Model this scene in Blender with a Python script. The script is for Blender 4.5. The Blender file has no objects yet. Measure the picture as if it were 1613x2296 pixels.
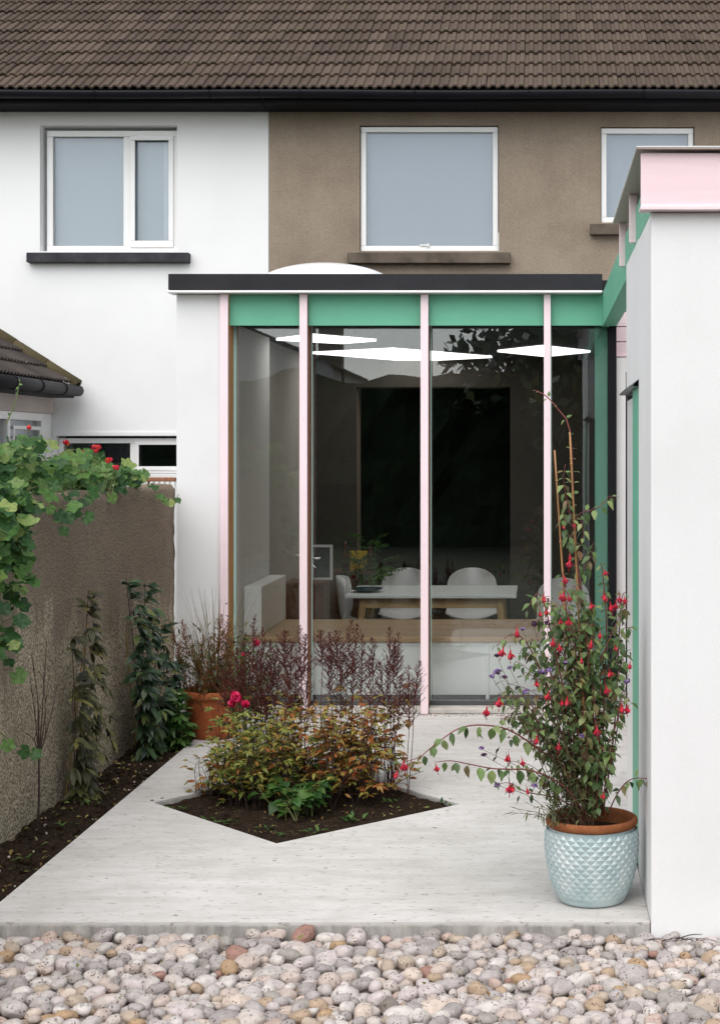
import bpy, math, random
import numpy as np
from mathutils import Vector, Matrix, Euler

random.seed(7)
RNG = np.random.RandomState(11)
R = math.radians
sc = bpy.context.scene
col = sc.collection

# ------------------------------------------------------------------ camera
F = 3600.0                    # focal length in units of a 1613 x 2295 frame
VX, VY, EYE = 1212.0, 1007.0, 1.70
cam_d = bpy.data.cameras.new('camera')
cam = bpy.data.objects.new('camera', cam_d)
col.objects.link(cam)
cam.location = (0, 0, EYE)
cam.rotation_euler = (R(90), 0, 0)
cam_d.sensor_width = 36
cam_d.sensor_fit = 'AUTO'
cam_d.lens = 36 * F / 2295
cam_d.shift_x = -(VX - 806.5) / 2295
cam_d.shift_y = -(1147.5 - VY) / 2295
cam_d.clip_end = 500
sc.camera = cam

# ------------------------------------------------------------------ world, sun, exposure
SUN_EL, SUN_AZ = 54, 194      # overcast: a broad soft sun high behind the camera
w = bpy.data.worlds.new('World')
sc.world = w
w.use_nodes = True
nt = w.node_tree
bg = nt.nodes['Background']
sky = nt.nodes.new('ShaderNodeTexSky')
sky.sky_type = 'NISHITA'
sky.sun_disc = False
sky.sun_elevation = R(SUN_EL)
sky.sun_rotation = R(SUN_AZ)
sky.dust_density = 0.8
sky.air_density = 1.2
hs = nt.nodes.new('ShaderNodeHueSaturation')
hs.inputs['Saturation'].default_value = 0.27
nt.links.new(sky.outputs[0], hs.inputs['Color'])
nt.links.new(hs.outputs[0], bg.inputs['Color'])
bg.inputs['Strength'].default_value = 0.135
sun_d = bpy.data.lights.new('sun', 'SUN')
sun_d.energy = 1.5
sun_d.angle = R(74)
sun_d.color = (1.0, 0.95, 0.89)
sun = bpy.data.objects.new('sun', sun_d)
col.objects.link(sun)
az, el = R(SUN_AZ), R(SUN_EL)
sdir = Vector((math.sin(az) * math.cos(el), math.cos(az) * math.cos(el), math.sin(el)))
sun.rotation_euler = (-sdir).to_track_quat('-Z', 'Y').to_euler()
sc.view_settings.view_transform = 'Standard'
sc.view_settings.look = 'None'
sc.view_settings.gamma = 1
sc.view_settings.use_curve_mapping = False
sc.view_settings.exposure = 0.82
sc.render.engine = 'CYCLES'
sc.cycles.use_denoising = True
sc.cycles.max_bounces = 8
sc.cycles.transparent_max_bounces = 24
sc.cycles.caustics_reflective = False
sc.cycles.caustics_refractive = False


# ------------------------------------------------------------------ helpers
def at(x, y, Y):
    """frame point (1613 x 2295) at depth Y -> world point"""
    return Vector(((x - VX) / F * Y, Y, EYE - (y - VY) / F * Y))


class MB:
    def __init__(s):
        s.v, s.f, s.m = [], [], []

    def add(s, verts, faces, m=0):
        b = len(s.v)
        s.v.extend([tuple(p) for p in verts])
        s.f.extend([tuple(i + b for i in q) for q in faces])
        s.m.extend([m] * len(faces))
        return s

    def box(s, x0, x1, y0, y1, z0, z1, m=0):
        v = [(x, y, z) for x in (x0, x1) for y in (y0, y1) for z in (z0, z1)]
        return s.add(v, [(0, 1, 3, 2), (4, 6, 7, 5), (0, 4, 5, 1), (2, 3, 7, 6), (0, 2, 6, 4), (1, 5, 7, 3)], m)

    def tube(s, pts, r0, r1=None, n=5, m=0, cap=True):
        r1 = r0 if r1 is None else r1
        pts = [Vector(p) for p in pts]
        k = len(pts)
        vs = []
        ref = Vector((0.31, 0.77, 0.55))
        for i, p in enumerate(pts):
            t = (pts[min(i + 1, k - 1)] - pts[max(i - 1, 0)])
            if t.length < 1e-9:
                t = Vector((0, 0, 1))
            t.normalize()
            a = t.cross(ref)
            if a.length < 0.05:
                a = t.cross(Vector((1, 0, 0)))
            a.normalize()
            b = t.cross(a)
            r = r0 + (r1 - r0) * i / max(1, k - 1)
            for j in range(n):
                an = 2 * math.pi * j / n
                vs.append(p + a * (math.cos(an) * r) + b * (math.sin(an) * r))
        fs = []
        for i in range(k - 1):
            for j in range(n):
                fs.append((i * n + j, i * n + (j + 1) % n, (i + 1) * n + (j + 1) % n, (i + 1) * n + j))
        if cap:
            fs.append(tuple(range(n - 1, -1, -1)))
            fs.append(tuple((k - 1) * n + j for j in range(n)))
        return s.add(vs, fs, m)

    def lathe(s, prof, c=(0, 0, 0), n=40, m=0):
        vs, fs = [], []
        for r, z in prof:
            for j in range(n):
                a = 2 * math.pi * j / n
                vs.append((c[0] + r * math.cos(a), c[1] + r * math.sin(a), c[2] + z))
        for i in range(len(prof) - 1):
            for j in range(n):
                fs.append((i * n + j, i * n + (j + 1) % n, (i + 1) * n + (j + 1) % n, (i + 1) * n + j))
        return s.add(vs, fs, m)

    def mesh(s, name, mats, smooth=False):
        me = bpy.data.meshes.new(name)
        me.from_pydata(s.v, [], s.f)
        for mt in (mats if isinstance(mats, (list, tuple)) else [mats]):
            me.materials.append(mt)
        if any(s.m):
            me.polygons.foreach_set('material_index', s.m)
        if smooth:
            me.polygons.foreach_set('use_smooth', [True] * len(me.polygons))
        me.update()
        return me

    def build(s, name, mats, parent=None, smooth=False, bevel=0):
        o = bpy.data.objects.new(name, s.mesh(name, mats, smooth))
        link(o, parent)
        if bevel:
            b = o.modifiers.new('bevel', 'BEVEL')
            b.width = bevel
            b.segments = 2
            b.limit_method = 'ANGLE'
            b.angle_limit = R(40)
        return o


ORIG = {}


def link(o, parent=None, loc=(0, 0, 0)):
    """link o with world location loc under parent"""
    col.objects.link(o)
    loc = Vector(loc)
    if parent is not None:
        o.parent = parent
        o.location = loc - ORIG[parent.name]
    else:
        o.location = loc
    ORIG[o.name] = loc
    return o


def tag(o, label=None, cat=None, group=None, kind=None):
    if label: o['label'] = label
    if cat: o['category'] = cat
    if group: o['group'] = group
    if kind: o['kind'] = kind
    return o


def thing(name, loc, label, cat, group=None):
    o = bpy.data.objects.new(name, None)
    o.empty_display_size = 0.05
    link(o, None, loc)
    return tag(o, label, cat, group)


def inst(name, mesh, parent, loc, rot=None, scale=None):
    o = bpy.data.objects.new(name, mesh)
    link(o, parent, loc)
    if rot is not None: o.rotation_euler = rot
    if scale is not None: o.scale = scale
    return o


def box(name, parent, mats, x0, x1, y0, y1, z0, z1, bevel=0):
    return MB().box(x0, x1, y0, y1, z0, z1).build(name, mats, parent, bevel=bevel)


def spline(pts, n=24):
    pts = [Vector(p) for p in pts]
    if len(pts) == 2:
        return [pts[0].lerp(pts[1], i / n) for i in range(n + 1)]
    P = [pts[0] * 2 - pts[1]] + pts + [pts[-1] * 2 - pts[-2]]
    out = []
    segs = len(pts) - 1
    per = max(2, n // segs)
    for i in range(segs):
        a, b, c, d = P[i:i + 4]
        for k in range(per):
            t = k / per
            out.append(0.5 * ((2 * b) + (c - a) * t + (2 * a - 5 * b + 4 * c - d) * t * t + (3 * b - a - 3 * c + d) * t ** 3))
    out.append(pts[-1])
    return out


# ------------------------------------------------------------------ materials
def srgb(r, g, b):
    def c(u):
        u /= 255.0
        return u / 12.92 if u <= 0.04045 else ((u + 0.055) / 1.055) ** 2.4
    return (c(r), c(g), c(b), 1)


def new_mat(name):
    m = bpy.data.materials.new(name)
    m.use_nodes = True
    return m, m.node_tree, m.node_tree.nodes['Principled BSDF']


def ramp(nt, stops, src):
    r = nt.nodes.new('ShaderNodeValToRGB')
    e = r.color_ramp.elements
    while len(e) < len(stops): e.new(0.5)
    for q, (p, c) in zip(e, stops):
        q.position = p
        q.color = c
    nt.links.new(src, r.inputs[0])
    return r.outputs[0]


def texco(nt, scale=(1, 1, 1)):
    tc = nt.nodes.new('ShaderNodeTexCoord')
    mp = nt.nodes.new('ShaderNodeMapping')
    mp.inputs['Scale'].default_value = scale
    nt.links.new(tc.outputs['Object'], mp.inputs[0])
    return mp.outputs[0]


def noise(nt, vec, scale, detail=4, rough=0.6, dist=0.0):
    n = nt.nodes.new('ShaderNodeTexNoise')
    n.inputs['Scale'].default_value = scale
    n.inputs['Detail'].default_value = detail
    n.inputs['Roughness'].default_value = rough
    n.inputs['Distortion'].default_value = dist
    nt.links.new(vec, n.inputs['Vector'])
    return n.outputs['Fac']


def mixc(nt, fac, a, b, mode='MIX'):
    m = nt.nodes.new('ShaderNodeMix')
    m.data_type = 'RGBA'
    m.blend_type = mode
    for s, v in ((0, fac), (6, a), (7, b)):
        if isinstance(v, (int, float)): m.inputs[s].default_value = v
        elif isinstance(v, tuple): m.inputs[s].default_value = v
        else: nt.links.new(v, m.inputs[s])
    return m.outputs[2]


def bump(nt, bsdf, h, strength=0.3, dist=0.01):
    b = nt.nodes.new('ShaderNodeBump')
    b.inputs['Strength'].default_value = strength
    b.inputs['Distance'].default_value = dist
    nt.links.new(h, b.inputs['Height'])
    nt.links.new(b.outputs[0], bsdf.inputs['Normal'])


def plain(name, c, rough=0.5, vary=0.06, scale=6, bmp=0.0, bscale=60, spec=0.5, metal=0.0, stretch=(1, 1, 1)):
    """paint-like: a colour with faint mottling and optional fine relief"""
    m, nt, b = new_mat(name)
    v = texco(nt, stretch)
    n = noise(nt, v, scale, 6, 0.65)
    lo = tuple(x * (1 - vary * 2) for x in c[:3]) + (1,)
    hi = tuple(min(1, x * (1 + vary)) for x in c[:3]) + (1,)
    nt.links.new(ramp(nt, [(0.3, lo), (0.7, hi)], n), b.inputs['Base Color'])
    b.inputs['Roughness'].default_value = rough
    b.inputs['Specular IOR Level'].default_value = spec
    b.inputs['Metallic'].default_value = metal
    if bmp:
        bump(nt, b, noise(nt, v, bscale, 5, 0.7), bmp, 0.004)
    return m


def render_mat(name, base, dark, light, grain=90, big=1.2, bmp=0.5, dist=0.006, streak=0.0, streak_c=None, gr=0.75):
    """wall render: large soft stains, fine grain, relief"""
    m, nt, b = new_mat(name)
    v = texco(nt)
    n1 = noise(nt, v, big, 6, 0.6)
    n2 = noise(nt, v, grain, 3, 0.7)
    c = ramp(nt, [(0.28, dark), (0.5, base), (0.75, light)], n1)
    g = ramp(nt, [(0.3, (0.72, 0.72, 0.72, 1)), (0.7, (1.16, 1.16, 1.16, 1))], n2)
    c = mixc(nt, gr, c, g, 'MULTIPLY')
    if streak:
        vs = texco(nt, (9, 9, 0.35))
        s = noise(nt, vs, 1.6, 5, 0.7)
        c = mixc(nt, ramp(nt, [(0.5, (0, 0, 0, 1)), (0.75, (streak,) * 3 + (1,))], s), c, streak_c)
    nt.links.new(c, b.inputs['Base Color'])
    b.inputs['Roughness'].default_value = 0.9
    b.inputs['Specular IOR Level'].default_value = 0.25
    bump(nt, b, n2, bmp, dist)
    return m


def rand_val(nt):
    """a number per object and per loose piece"""
    oi = nt.nodes.new('ShaderNodeObjectInfo')
    ge = nt.nodes.new('ShaderNodeNewGeometry')
    a = nt.nodes.new('ShaderNodeMath'); a.operation = 'MULTIPLY_ADD'
    nt.links.new(oi.outputs['Random'], a.inputs[0]); a.inputs[1].default_value = 7.31
    nt.links.new(ge.outputs['Random Per Island'], a.inputs[2])
    f = nt.nodes.new('ShaderNodeMath'); f.operation = 'FRACT'
    nt.links.new(a.outputs[0], f.inputs[0])
    return f.outputs[0]


def leaf_mat(name, stops, trans=0.3, rough=0.45, spec=0.4, mottle=0.3):
    m, nt, b = new_mat(name)
    c = ramp(nt, stops, rand_val(nt))
    v = texco(nt)
    n = noise(nt, v, 70, 3, 0.6)
    c = mixc(nt, mottle, c, ramp(nt, [(0.3, (0.45, 0.45, 0.4, 1)), (0.7, (1.35, 1.3, 1.1, 1))], n), 'MULTIPLY')
    nt.links.new(c, b.inputs['Base Color'])
    b.inputs['Roughness'].default_value = rough
    b.inputs['Specular IOR Level'].default_value = spec
    tr = nt.nodes.new('ShaderNodeBsdfTranslucent')
    nt.links.new(c, tr.inputs['Color'])
    mx = nt.nodes.new('ShaderNodeMixShader')
    mx.inputs[0].default_value = trans
    nt.links.new(b.outputs[0], mx.inputs[1])
    nt.links.new(tr.outputs[0], mx.inputs[2])
    nt.links.new(mx.outputs[0], nt.nodes['Material Output'].inputs['Surface'])
    return m


def glass_mat(name, tint, gain, rough=0.0):
    m, nt, b = new_mat(name)
    nt.nodes.remove(b)
    t = nt.nodes.new('ShaderNodeBsdfTransparent'); t.inputs[0].default_value = tint
    g = nt.nodes.new('ShaderNodeBsdfGlossy'); g.inputs['Roughness'].default_value = rough
    g.inputs['Color'].default_value = (0.93, 0.97, 1.0, 1)
    fr = nt.nodes.new('ShaderNodeFresnel'); fr.inputs[0].default_value = 1.52
    mu = nt.nodes.new('ShaderNodeMath'); mu.operation = 'MULTIPLY_ADD'; mu.use_clamp = True
    mu.inputs[1].default_value = 0.6; mu.inputs[2].default_value = gain
    nt.links.new(fr.outputs[0], mu.inputs[0])
    # sheets of float glass are never quite flat
    v = texco(nt)
    bp = nt.nodes.new('ShaderNodeBump'); bp.inputs['Strength'].default_value = 0.02; bp.inputs['Distance'].default_value = 0.02
    nt.links.new(noise(nt, v, 1.6, 1, 0.4), bp.inputs['Height'])
    nt.links.new(bp.outputs[0], g.inputs['Normal'])
    mx = nt.nodes.new('ShaderNodeMixShader')
    nt.links.new(mu.outputs[0], mx.inputs[0])
    nt.links.new(t.outputs[0], mx.inputs[1])
    nt.links.new(g.outputs[0], mx.inputs[2])
    nt.links.new(mx.outputs[0], nt.nodes['Material Output'].inputs['Surface'])
    return m


def tile_mat(name, a, b_, c_, moss=0.5):
    m, nt, b = new_mat(name)
    c = ramp(nt, [(0.0, a), (0.5, b_), (1.0, c_)], rand_val(nt))
    oi = nt.nodes.new('ShaderNodeTexCoord')
    ge = nt.nodes.new('ShaderNodeNewGeometry')
    v = ge.outputs['Position']
    n1 = noise(nt, v, 45, 4, 0.7)
    c = mixc(nt, 0.6, c, ramp(nt, [(0.3, (0.6, 0.58, 0.55, 1)), (0.7, (1.35, 1.3, 1.25, 1))], n1), 'MULTIPLY')
    n2 = noise(nt, v, 7, 5, 0.75)
    f2 = ramp(nt, [(0.52, (0, 0, 0, 1)), (0.68, (moss,) * 3 + (1,))], n2)
    c = mixc(nt, f2, c, srgb(92, 86, 54))
    n3 = noise(nt, v, 22, 2, 0.5)
    f3 = ramp(nt, [(0.72, (0, 0, 0, 1)), (0.77, (0.7, 0.7, 0.7, 1))], n3)
    c = mixc(nt, f3, c, srgb(138, 132, 122))
    nt.links.new(c, b.inputs['Base Color'])
    b.inputs['Roughness'].default_value = 0.92
    b.inputs['Specular IOR Level'].default_value = 0.2
    bump(nt, b, n1, 0.6, 0.004)
    return m


M = {}
M['white_render'] = render_mat('white_render', (0.80, 0.80, 0.80, 1), (0.74, 0.74, 0.735, 1), (0.84, 0.84, 0.84, 1), 120, 0.5, 0.12, 0.003, gr=0.12)
M['side_render'] = render_mat('side_render', (0.78, 0.775, 0.775, 1), (0.71, 0.705, 0.70, 1), (0.81, 0.81, 0.81, 1), 150, 0.8, 0.10, 0.003, 0.07, (0.6, 0.59, 0.57, 1), gr=0.12)
M['brown_render'] = render_mat('brown_render', srgb(149, 135, 119), srgb(137, 123, 108), srgb(158, 145, 129), 95, 2.2, 0.9, 0.008, 0.16, srgb(112, 98, 84))
M['ext_render'] = render_mat('ext_render', (0.74, 0.735, 0.74, 1), (0.66, 0.655, 0.655, 1), (0.77, 0.77, 0.77, 1), 150, 0.9, 0.10, 0.003, gr=0.12)
M['black_paint'] = plain('black_paint', (0.009, 0.009, 0.011, 1), 0.8, 0.1, 4, 0.1, 40, 0.15)
M['black_gutter'] = plain('black_gutter', (0.006, 0.006, 0.010, 1), 0.6, 0.2, 3, 0, 60, 0.25)
M['membrane'] = plain('membrane', (0.017, 0.017, 0.021, 1), 0.7, 0.15, 5, 0.2, 90, 0.3)
M['upvc'] = plain('upvc', (0.82, 0.82, 0.81, 1), 0.3, 0.02, 3)
M['sill_stone'] = render_mat('sill_stone', srgb(98, 88, 78), srgb(72, 64, 58), srgb(118, 108, 96), 140, 4, 0.7, 0.004)
M['sill_dark'] = render_mat('sill_dark', srgb(58, 58, 62), srgb(44, 44, 48), srgb(76, 76, 80), 110, 5, 0.4, 0.003)
M['sky_tint_sheet'] = plain('sky_tint_sheet', srgb(146, 156, 170), 0.8, 0.02, 1.2)  # blue-grey of the sky reflected in the upstairs panes, put into colour
M['sky_tint_sheet_left'] = plain('sky_tint_sheet_left', srgb(166, 178, 187), 0.8, 0.02, 1.2)  # paler reflected-sky colour for the white house window
M['curtain'] = plain('curtain', srgb(206, 216, 222), 0.85, 0.03, 3)
M['tile'] = tile_mat('tile', srgb(72, 61, 55), srgb(80, 69, 62), srgb(90, 78, 70), 0.4)
M['tile_grey'] = tile_mat('tile_grey', srgb(58, 53, 52), srgb(66, 61, 59), srgb(76, 70, 67), 0.2)
M['hip'] = tile_mat('hip', srgb(84, 76, 56), srgb(92, 84, 64), srgb(100, 90, 72), 0.6)
M['felt'] = plain('felt', (0.012, 0.011, 0.011, 1), 0.95)
M['pink'] = plain('pink', srgb(238, 217, 222), 0.55, 0.02, 5, 0.05, 200, 0.4)
M['pink_board'] = plain('pink_board', srgb(240, 214, 219), 0.6, 0.03, 3, 0.25, 60, 0.3, 0, (1, 1, 22))
M['soffit'] = plain('soffit', srgb(188, 176, 170), 0.7, 0.05, 4)
M['green'] = plain('green', srgb(104, 178, 148), 0.5, 0.05, 3, 0.12, 140, 0.4)
M['timber'] = plain('timber', srgb(190, 134, 80), 0.6, 0.22, 3, 0.3, 40, 0.35, 0, (14, 14, 0.7))
M['timber_dark'] = plain('timber_dark', srgb(150, 100, 72), 0.6, 0.2, 3, 0.3, 40, 0.35, 0, (14, 14, 0.7))
M['oak'] = plain('oak', srgb(206, 170, 122), 0.5, 0.12, 2, 0.15, 30, 0.4, 0, (0.6, 12, 12))
M['ply'] = plain('ply', srgb(188, 158, 122), 0.5, 0.14, 2, 0.15, 30, 0.4, 0, (0.5, 9, 9))
M['drip'] = plain('drip', (0.80, 0.78, 0.77, 1), 0.35, 0.02, 4)
M['alu'] = plain('alu', (0.10, 0.105, 0.11, 1), 0.4, 0.08, 4, 0, 60, 0.5, 0.5)
M['sill_pale'] = plain('sill_pale', srgb(205, 200, 192), 0.6, 0.1, 9, 0.2, 60)
M['glass'] = glass_mat('glass', (0.99, 1.0, 0.996, 1), 0.055)
M['win_glass'] = glass_mat('win_glass', (0.97, 0.98, 0.985, 1), 0.05)
M['dome'] = plain('dome', (0.86, 0.86, 0.86, 1), 0.15, 0.01, 2)
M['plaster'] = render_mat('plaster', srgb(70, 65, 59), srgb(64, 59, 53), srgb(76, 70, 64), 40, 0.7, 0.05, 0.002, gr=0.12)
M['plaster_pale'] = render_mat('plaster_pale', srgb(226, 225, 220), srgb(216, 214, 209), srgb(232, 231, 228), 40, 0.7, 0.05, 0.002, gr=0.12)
M['plaster_mid'] = plain('plaster_mid', srgb(176, 170, 160), 0.9, 0.04, 3)
M['glass_edge'] = plain('glass_edge', srgb(176, 214, 206), 0.3, 0.03, 3)
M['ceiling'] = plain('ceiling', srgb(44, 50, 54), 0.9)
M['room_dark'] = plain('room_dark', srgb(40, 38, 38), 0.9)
M['floor_in'] = plain('floor_in', srgb(110, 102, 96), 0.5, 0.3, 5)
M['white_lacquer'] = plain('white_lacquer', srgb(246, 250, 247), 0.35, 0.01, 2)
M['white_shell'] = plain('white_shell', (0.84, 0.84, 0.84, 1), 0.3, 0.01, 2)
M['walnut'] = plain('walnut', srgb(104, 62, 40), 0.45, 0.2, 3, 0.1, 40, 0.4, 0, (1, 1, 9))
M['bowl'] = plain('bowl', srgb(34, 62, 74), 0.2, 0.2, 20)
M['picture'] = plain('picture', srgb(70, 72, 74), 0.5, 0.4, 9)
M['steel'] = plain('steel', (0.7, 0.7, 0.7, 1), 0.25, 0.02, 3, 0, 60, 0.5, 0.9)
M['yellow'] = plain('yellow', srgb(214, 176, 30), 0.5)
M['bottle'] = plain('bottle', srgb(80, 34, 24), 0.2)
M['cane'] = plain('cane', srgb(164, 120, 78), 0.55, 0.2, 12, 0.2, 80, 0.4, 0, (1, 1, 0.3))
M['cane_pale'] = plain('cane_pale', srgb(140, 116, 66), 0.55, 0.2, 12, 0.2, 80, 0.4, 0, (1, 1, 0.3))
M['stem'] = plain('stem', srgb(86, 62, 44), 0.7, 0.2, 30)
M['stem_red'] = plain('stem_red', srgb(120, 62, 58), 0.6, 0.15, 30)
M['stem_green'] = plain('stem_green', srgb(110, 120, 66), 0.6, 0.15, 30)
M['stem_dark'] = plain('stem_dark', srgb(58, 40, 36), 0.8, 0.2, 30)
M['hedge'] = plain('hedge', (0.03, 0.05, 0.02, 1), 0.9, 0.4, 8, 0.8, 12)


def emit_mat(name, c, s):
    m, nt, b = new_mat(name)
    b.inputs['Base Color'].default_value = c
    b.inputs['Emission Color'].default_value = c
    b.inputs['Emission Strength'].default_value = s
    return m


M['lamp'] = emit_mat('lamp', (1.0, 0.98, 0.96, 1), 1.3)


def garden_wall_mat():
    m, nt, b = new_mat('garden_wall')
    v = texco(nt)
    n1 = noise(nt, v, 1.1, 6, 0.6)
    c = ramp(nt, [(0.25, srgb(152, 141, 123)), (0.5, srgb(178, 166, 146)), (0.75, srgb(194, 182, 162))], n1)
    vo = nt.nodes.new('ShaderNodeTexVoronoi'); vo.inputs['Scale'].default_value = 72
    nt.links.new(v, vo.inputs['Vector'])
    peb = ramp(nt, [(0.0, (1.6, 1.55, 1.45, 1)), (0.4, (0.85, 0.82, 0.78, 1)), (0.75, (0.3, 0.28, 0.26, 1))], vo.outputs['Distance'])
    c = mixc(nt, 0.75, c, peb, 'MULTIPLY')
    # scattered pale chips of the dash
    fl = ramp(nt, [(0.62, (0, 0, 0, 1)), (0.68, (0.8, 0.8, 0.8, 1))], noise(nt, v, 48, 2, 0.5))
    c = mixc(nt, fl, c, srgb(204, 192, 172))
    # rain stain running down from the coping, in its own ragged shape
    sep = nt.nodes.new('ShaderNodeSeparateXYZ'); nt.links.new(v, sep.inputs[0])
    st = noise(nt, texco(nt, (3, 3, 0.7)), 1.1, 6, 0.65)
    ma = nt.nodes.new('ShaderNodeMath'); ma.operation = 'MULTIPLY_ADD'
    nt.links.new(sep.outputs['Z'], ma.inputs[0]); ma.inputs[1].default_value = 0.55; nt.links.new(st, ma.inputs[2])
    sf = ramp(nt, [(0.88, (0, 0, 0, 1)), (1.25, (0.8, 0.8, 0.8, 1))], ma.outputs[0])
    c = mixc(nt, sf, c, srgb(118, 104, 91))
    # moss
    mo = noise(nt, v, 3.3, 6, 0.75)
    mf = ramp(nt, [(0.56, (0, 0, 0, 1)), (0.72, (0.5, 0.5, 0.5, 1))], mo)
    c = mixc(nt, mf, c, srgb(112, 108, 78))
    nt.links.new(c, b.inputs['Base Color'])
    b.inputs['Roughness'].default_value = 0.95
    b.inputs['Specular IOR Level'].default_value = 0.2
    inv = nt.nodes.new('ShaderNodeMath'); inv.operation = 'SUBTRACT'; inv.inputs[0].default_value = 1
    nt.links.new(vo.outputs['Distance'], inv.inputs[1])
    bump(nt, b, inv.outputs[0], 0.9, 0.008)
    return m


def concrete_mat():
    m, nt, b = new_mat('patio_concrete')
    v = texco(nt)
    vs = texco(nt, (1.1, 4.2, 3.0))
    n0 = noise(nt, v, 0.9, 6, 0.6)
    c = ramp(nt, [(0.25, (0.49, 0.47, 0.447, 1)), (0.5, (0.60, 0.58, 0.557, 1)), (0.75, (0.69, 0.672, 0.655, 1))], n0)
    n1 = noise(nt, vs, 3.0, 7, 0.7)                 # brushed streaks across
    c = mixc(nt, 0.75, c, ramp(nt, [(0.3, (0.78, 0.765, 0.74, 1)), (0.6, (1.04, 1.04, 1.04, 1))], n1), 'MULTIPLY')
    vp = texco(nt, (13, 34, 20))
    n2 = noise(nt, vp, 1.7, 2, 0.5)                 # travertine-like pits
    pit = ramp(nt, [(0.625, (0, 0, 0, 1)), (0.70, (0.85, 0.85, 0.85, 1))], n2)
    c = mixc(nt, pit, c, srgb(150, 142, 134))
    sp = ramp(nt, [(0.745, (0, 0, 0, 1)), (0.77, (0.9, 0.9, 0.9, 1))], noise(nt, v, 26, 1, 0.5))
    c = mixc(nt, sp, c, srgb(110, 102, 96))
    st = noise(nt, v, 2.6, 7, 0.72, 0.6)
    sf = ramp(nt, [(0.53, (0, 0, 0, 1)), (0.76, (0.5, 0.5, 0.5, 1))], st)
    c = mixc(nt, sf, c, srgb(168, 162, 158))
    # the cast edge below the arris is raw and weathered
    sep = nt.nodes.new('ShaderNodeSeparateXYZ'); nt.links.new(v, sep.inputs[0])
    ma = nt.nodes.new('ShaderNodeMath'); ma.operation = 'MULTIPLY_ADD'
    nt.links.new(noise(nt, v, 14, 5, 0.7), ma.inputs[0]); ma.inputs[1].default_value = -0.02
    nt.links.new(sep.outputs['Z'], ma.inputs[2])
    ef = nt.nodes.new('ShaderNodeMapRange')
    ef.inputs['From Min'].default_value = -0.014; ef.inputs['From Max'].default_value = -0.026
    nt.links.new(ma.outputs[0], ef.inputs['Value'])
    raw = ramp(nt, [(0.3, srgb(122, 118, 114)), (0.7, srgb(186, 182, 177))], noise(nt, texco(nt, (9, 9, 2)), 2.2, 6, 0.75))
    c = mixc(nt, ef.outputs[0], c, raw)
    nt.links.new(c, b.inputs['Base Color'])
    b.inputs['Roughness'].default_value = 0.8
    b.inputs['Specular IOR Level'].default_value = 0.3
    h = nt.nodes.new('ShaderNodeMath'); h.operation = 'SUBTRACT'
    nt.links.new(n1, h.inputs[0]); nt.links.new(pit, h.inputs[1])
    bump(nt, b, h.outputs[0], 0.22, 0.004)
    return m


def soil_mat():
    m, nt, b = new_mat('soil')
    v = texco(nt)
    n = noise(nt, v, 34, 6, 0.75)
    c = ramp(nt, [(0.3, srgb(34, 26, 20)), (0.55, srgb(58, 45, 34)), (0.75, srgb(88, 70, 52))], n)
    vo = nt.nodes.new('ShaderNodeTexVoronoi'); vo.inputs['Scale'].default_value = 60
    nt.links.new(v, vo.inputs['Vector'])
    c = mixc(nt, 0.6, c, ramp(nt, [(0.0, (1.4, 1.4, 1.4, 1)), (0.6, (0.5, 0.5, 0.5, 1))], vo.outputs['Distance']), 'MULTIPLY')
    nt.links.new(c, b.inputs['Base Color'])
    b.inputs['Roughness'].default_value = 1.0
    b.inputs['Specular IOR Level'].default_value = 0.15
    bump(nt, b, n, 1.0, 0.02)
    return m


def pebble_mat():
    m, nt, b = new_mat('pebble')
    r = rand_val(nt)
    pal = [(0.0, (188, 181, 177)), (0.13, (198, 188, 182)), (0.26, (176, 169, 167)), (0.38, (206, 199, 194)),
           (0.5, (192, 177, 168)), (0.6, (162, 155, 153)), (0.69, (198, 188, 186)), (0.76, (182, 166, 150)),
           (0.82, (160, 154, 148)), (0.87, (206, 190, 178)), (0.915, (176, 154, 132)), (0.94, (190, 168, 158)), (0.965, (176, 148, 118)),
           (0.984, (160, 124, 112)), (0.994, (128, 120, 112))]
    c = ramp(nt, [(p, srgb(*q)) for p, q in pal], r)
    for nd in nt.nodes:
        if nd.type == 'VALTORGB': nd.color_ramp.interpolation = 'CONSTANT'
    ge = nt.nodes.new('ShaderNodeNewGeometry')
    v = ge.outputs['Position']
    n0 = noise(nt, v, 36, 6, 0.72)
    c = mixc(nt, 0.8, c, ramp(nt, [(0.3, (0.62, 0.60, 0.58, 1)), (0.7, (1.10, 1.10, 1.10, 1))], n0), 'MULTIPLY')
    vo = nt.nodes.new('ShaderNodeTexVoronoi'); vo.inputs['Scale'].default_value = 92
    nt.links.new(v, vo.inputs['Vector'])
    pf = ramp(nt, [(0.14, (0.85, 0.85, 0.85, 1)), (0.36, (0, 0, 0, 1))], vo.outputs['Distance'])
    pk = ramp(nt, [(0.46, (0, 0, 0, 1)), (0.60, (1, 1, 1, 1))], noise(nt, v, 32, 2, 0.5))
    pits = mixc(nt, 1.0, pf, pk, 'MULTIPLY')
    c = mixc(nt, pits, c, srgb(98, 86, 78))
    nt.links.new(c, b.inputs['Base Color'])
    b.inputs['Roughness'].default_value = 0.75
    b.inputs['Specular IOR Level'].default_value = 0.3
    h = nt.nodes.new('ShaderNodeMath'); h.operation = 'SUBTRACT'
    nt.links.new(n0, h.inputs[0]); nt.links.new(pits, h.inputs[1])
    bump(nt, b, h.outputs[0], 0.9, 0.006)
    return m


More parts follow.
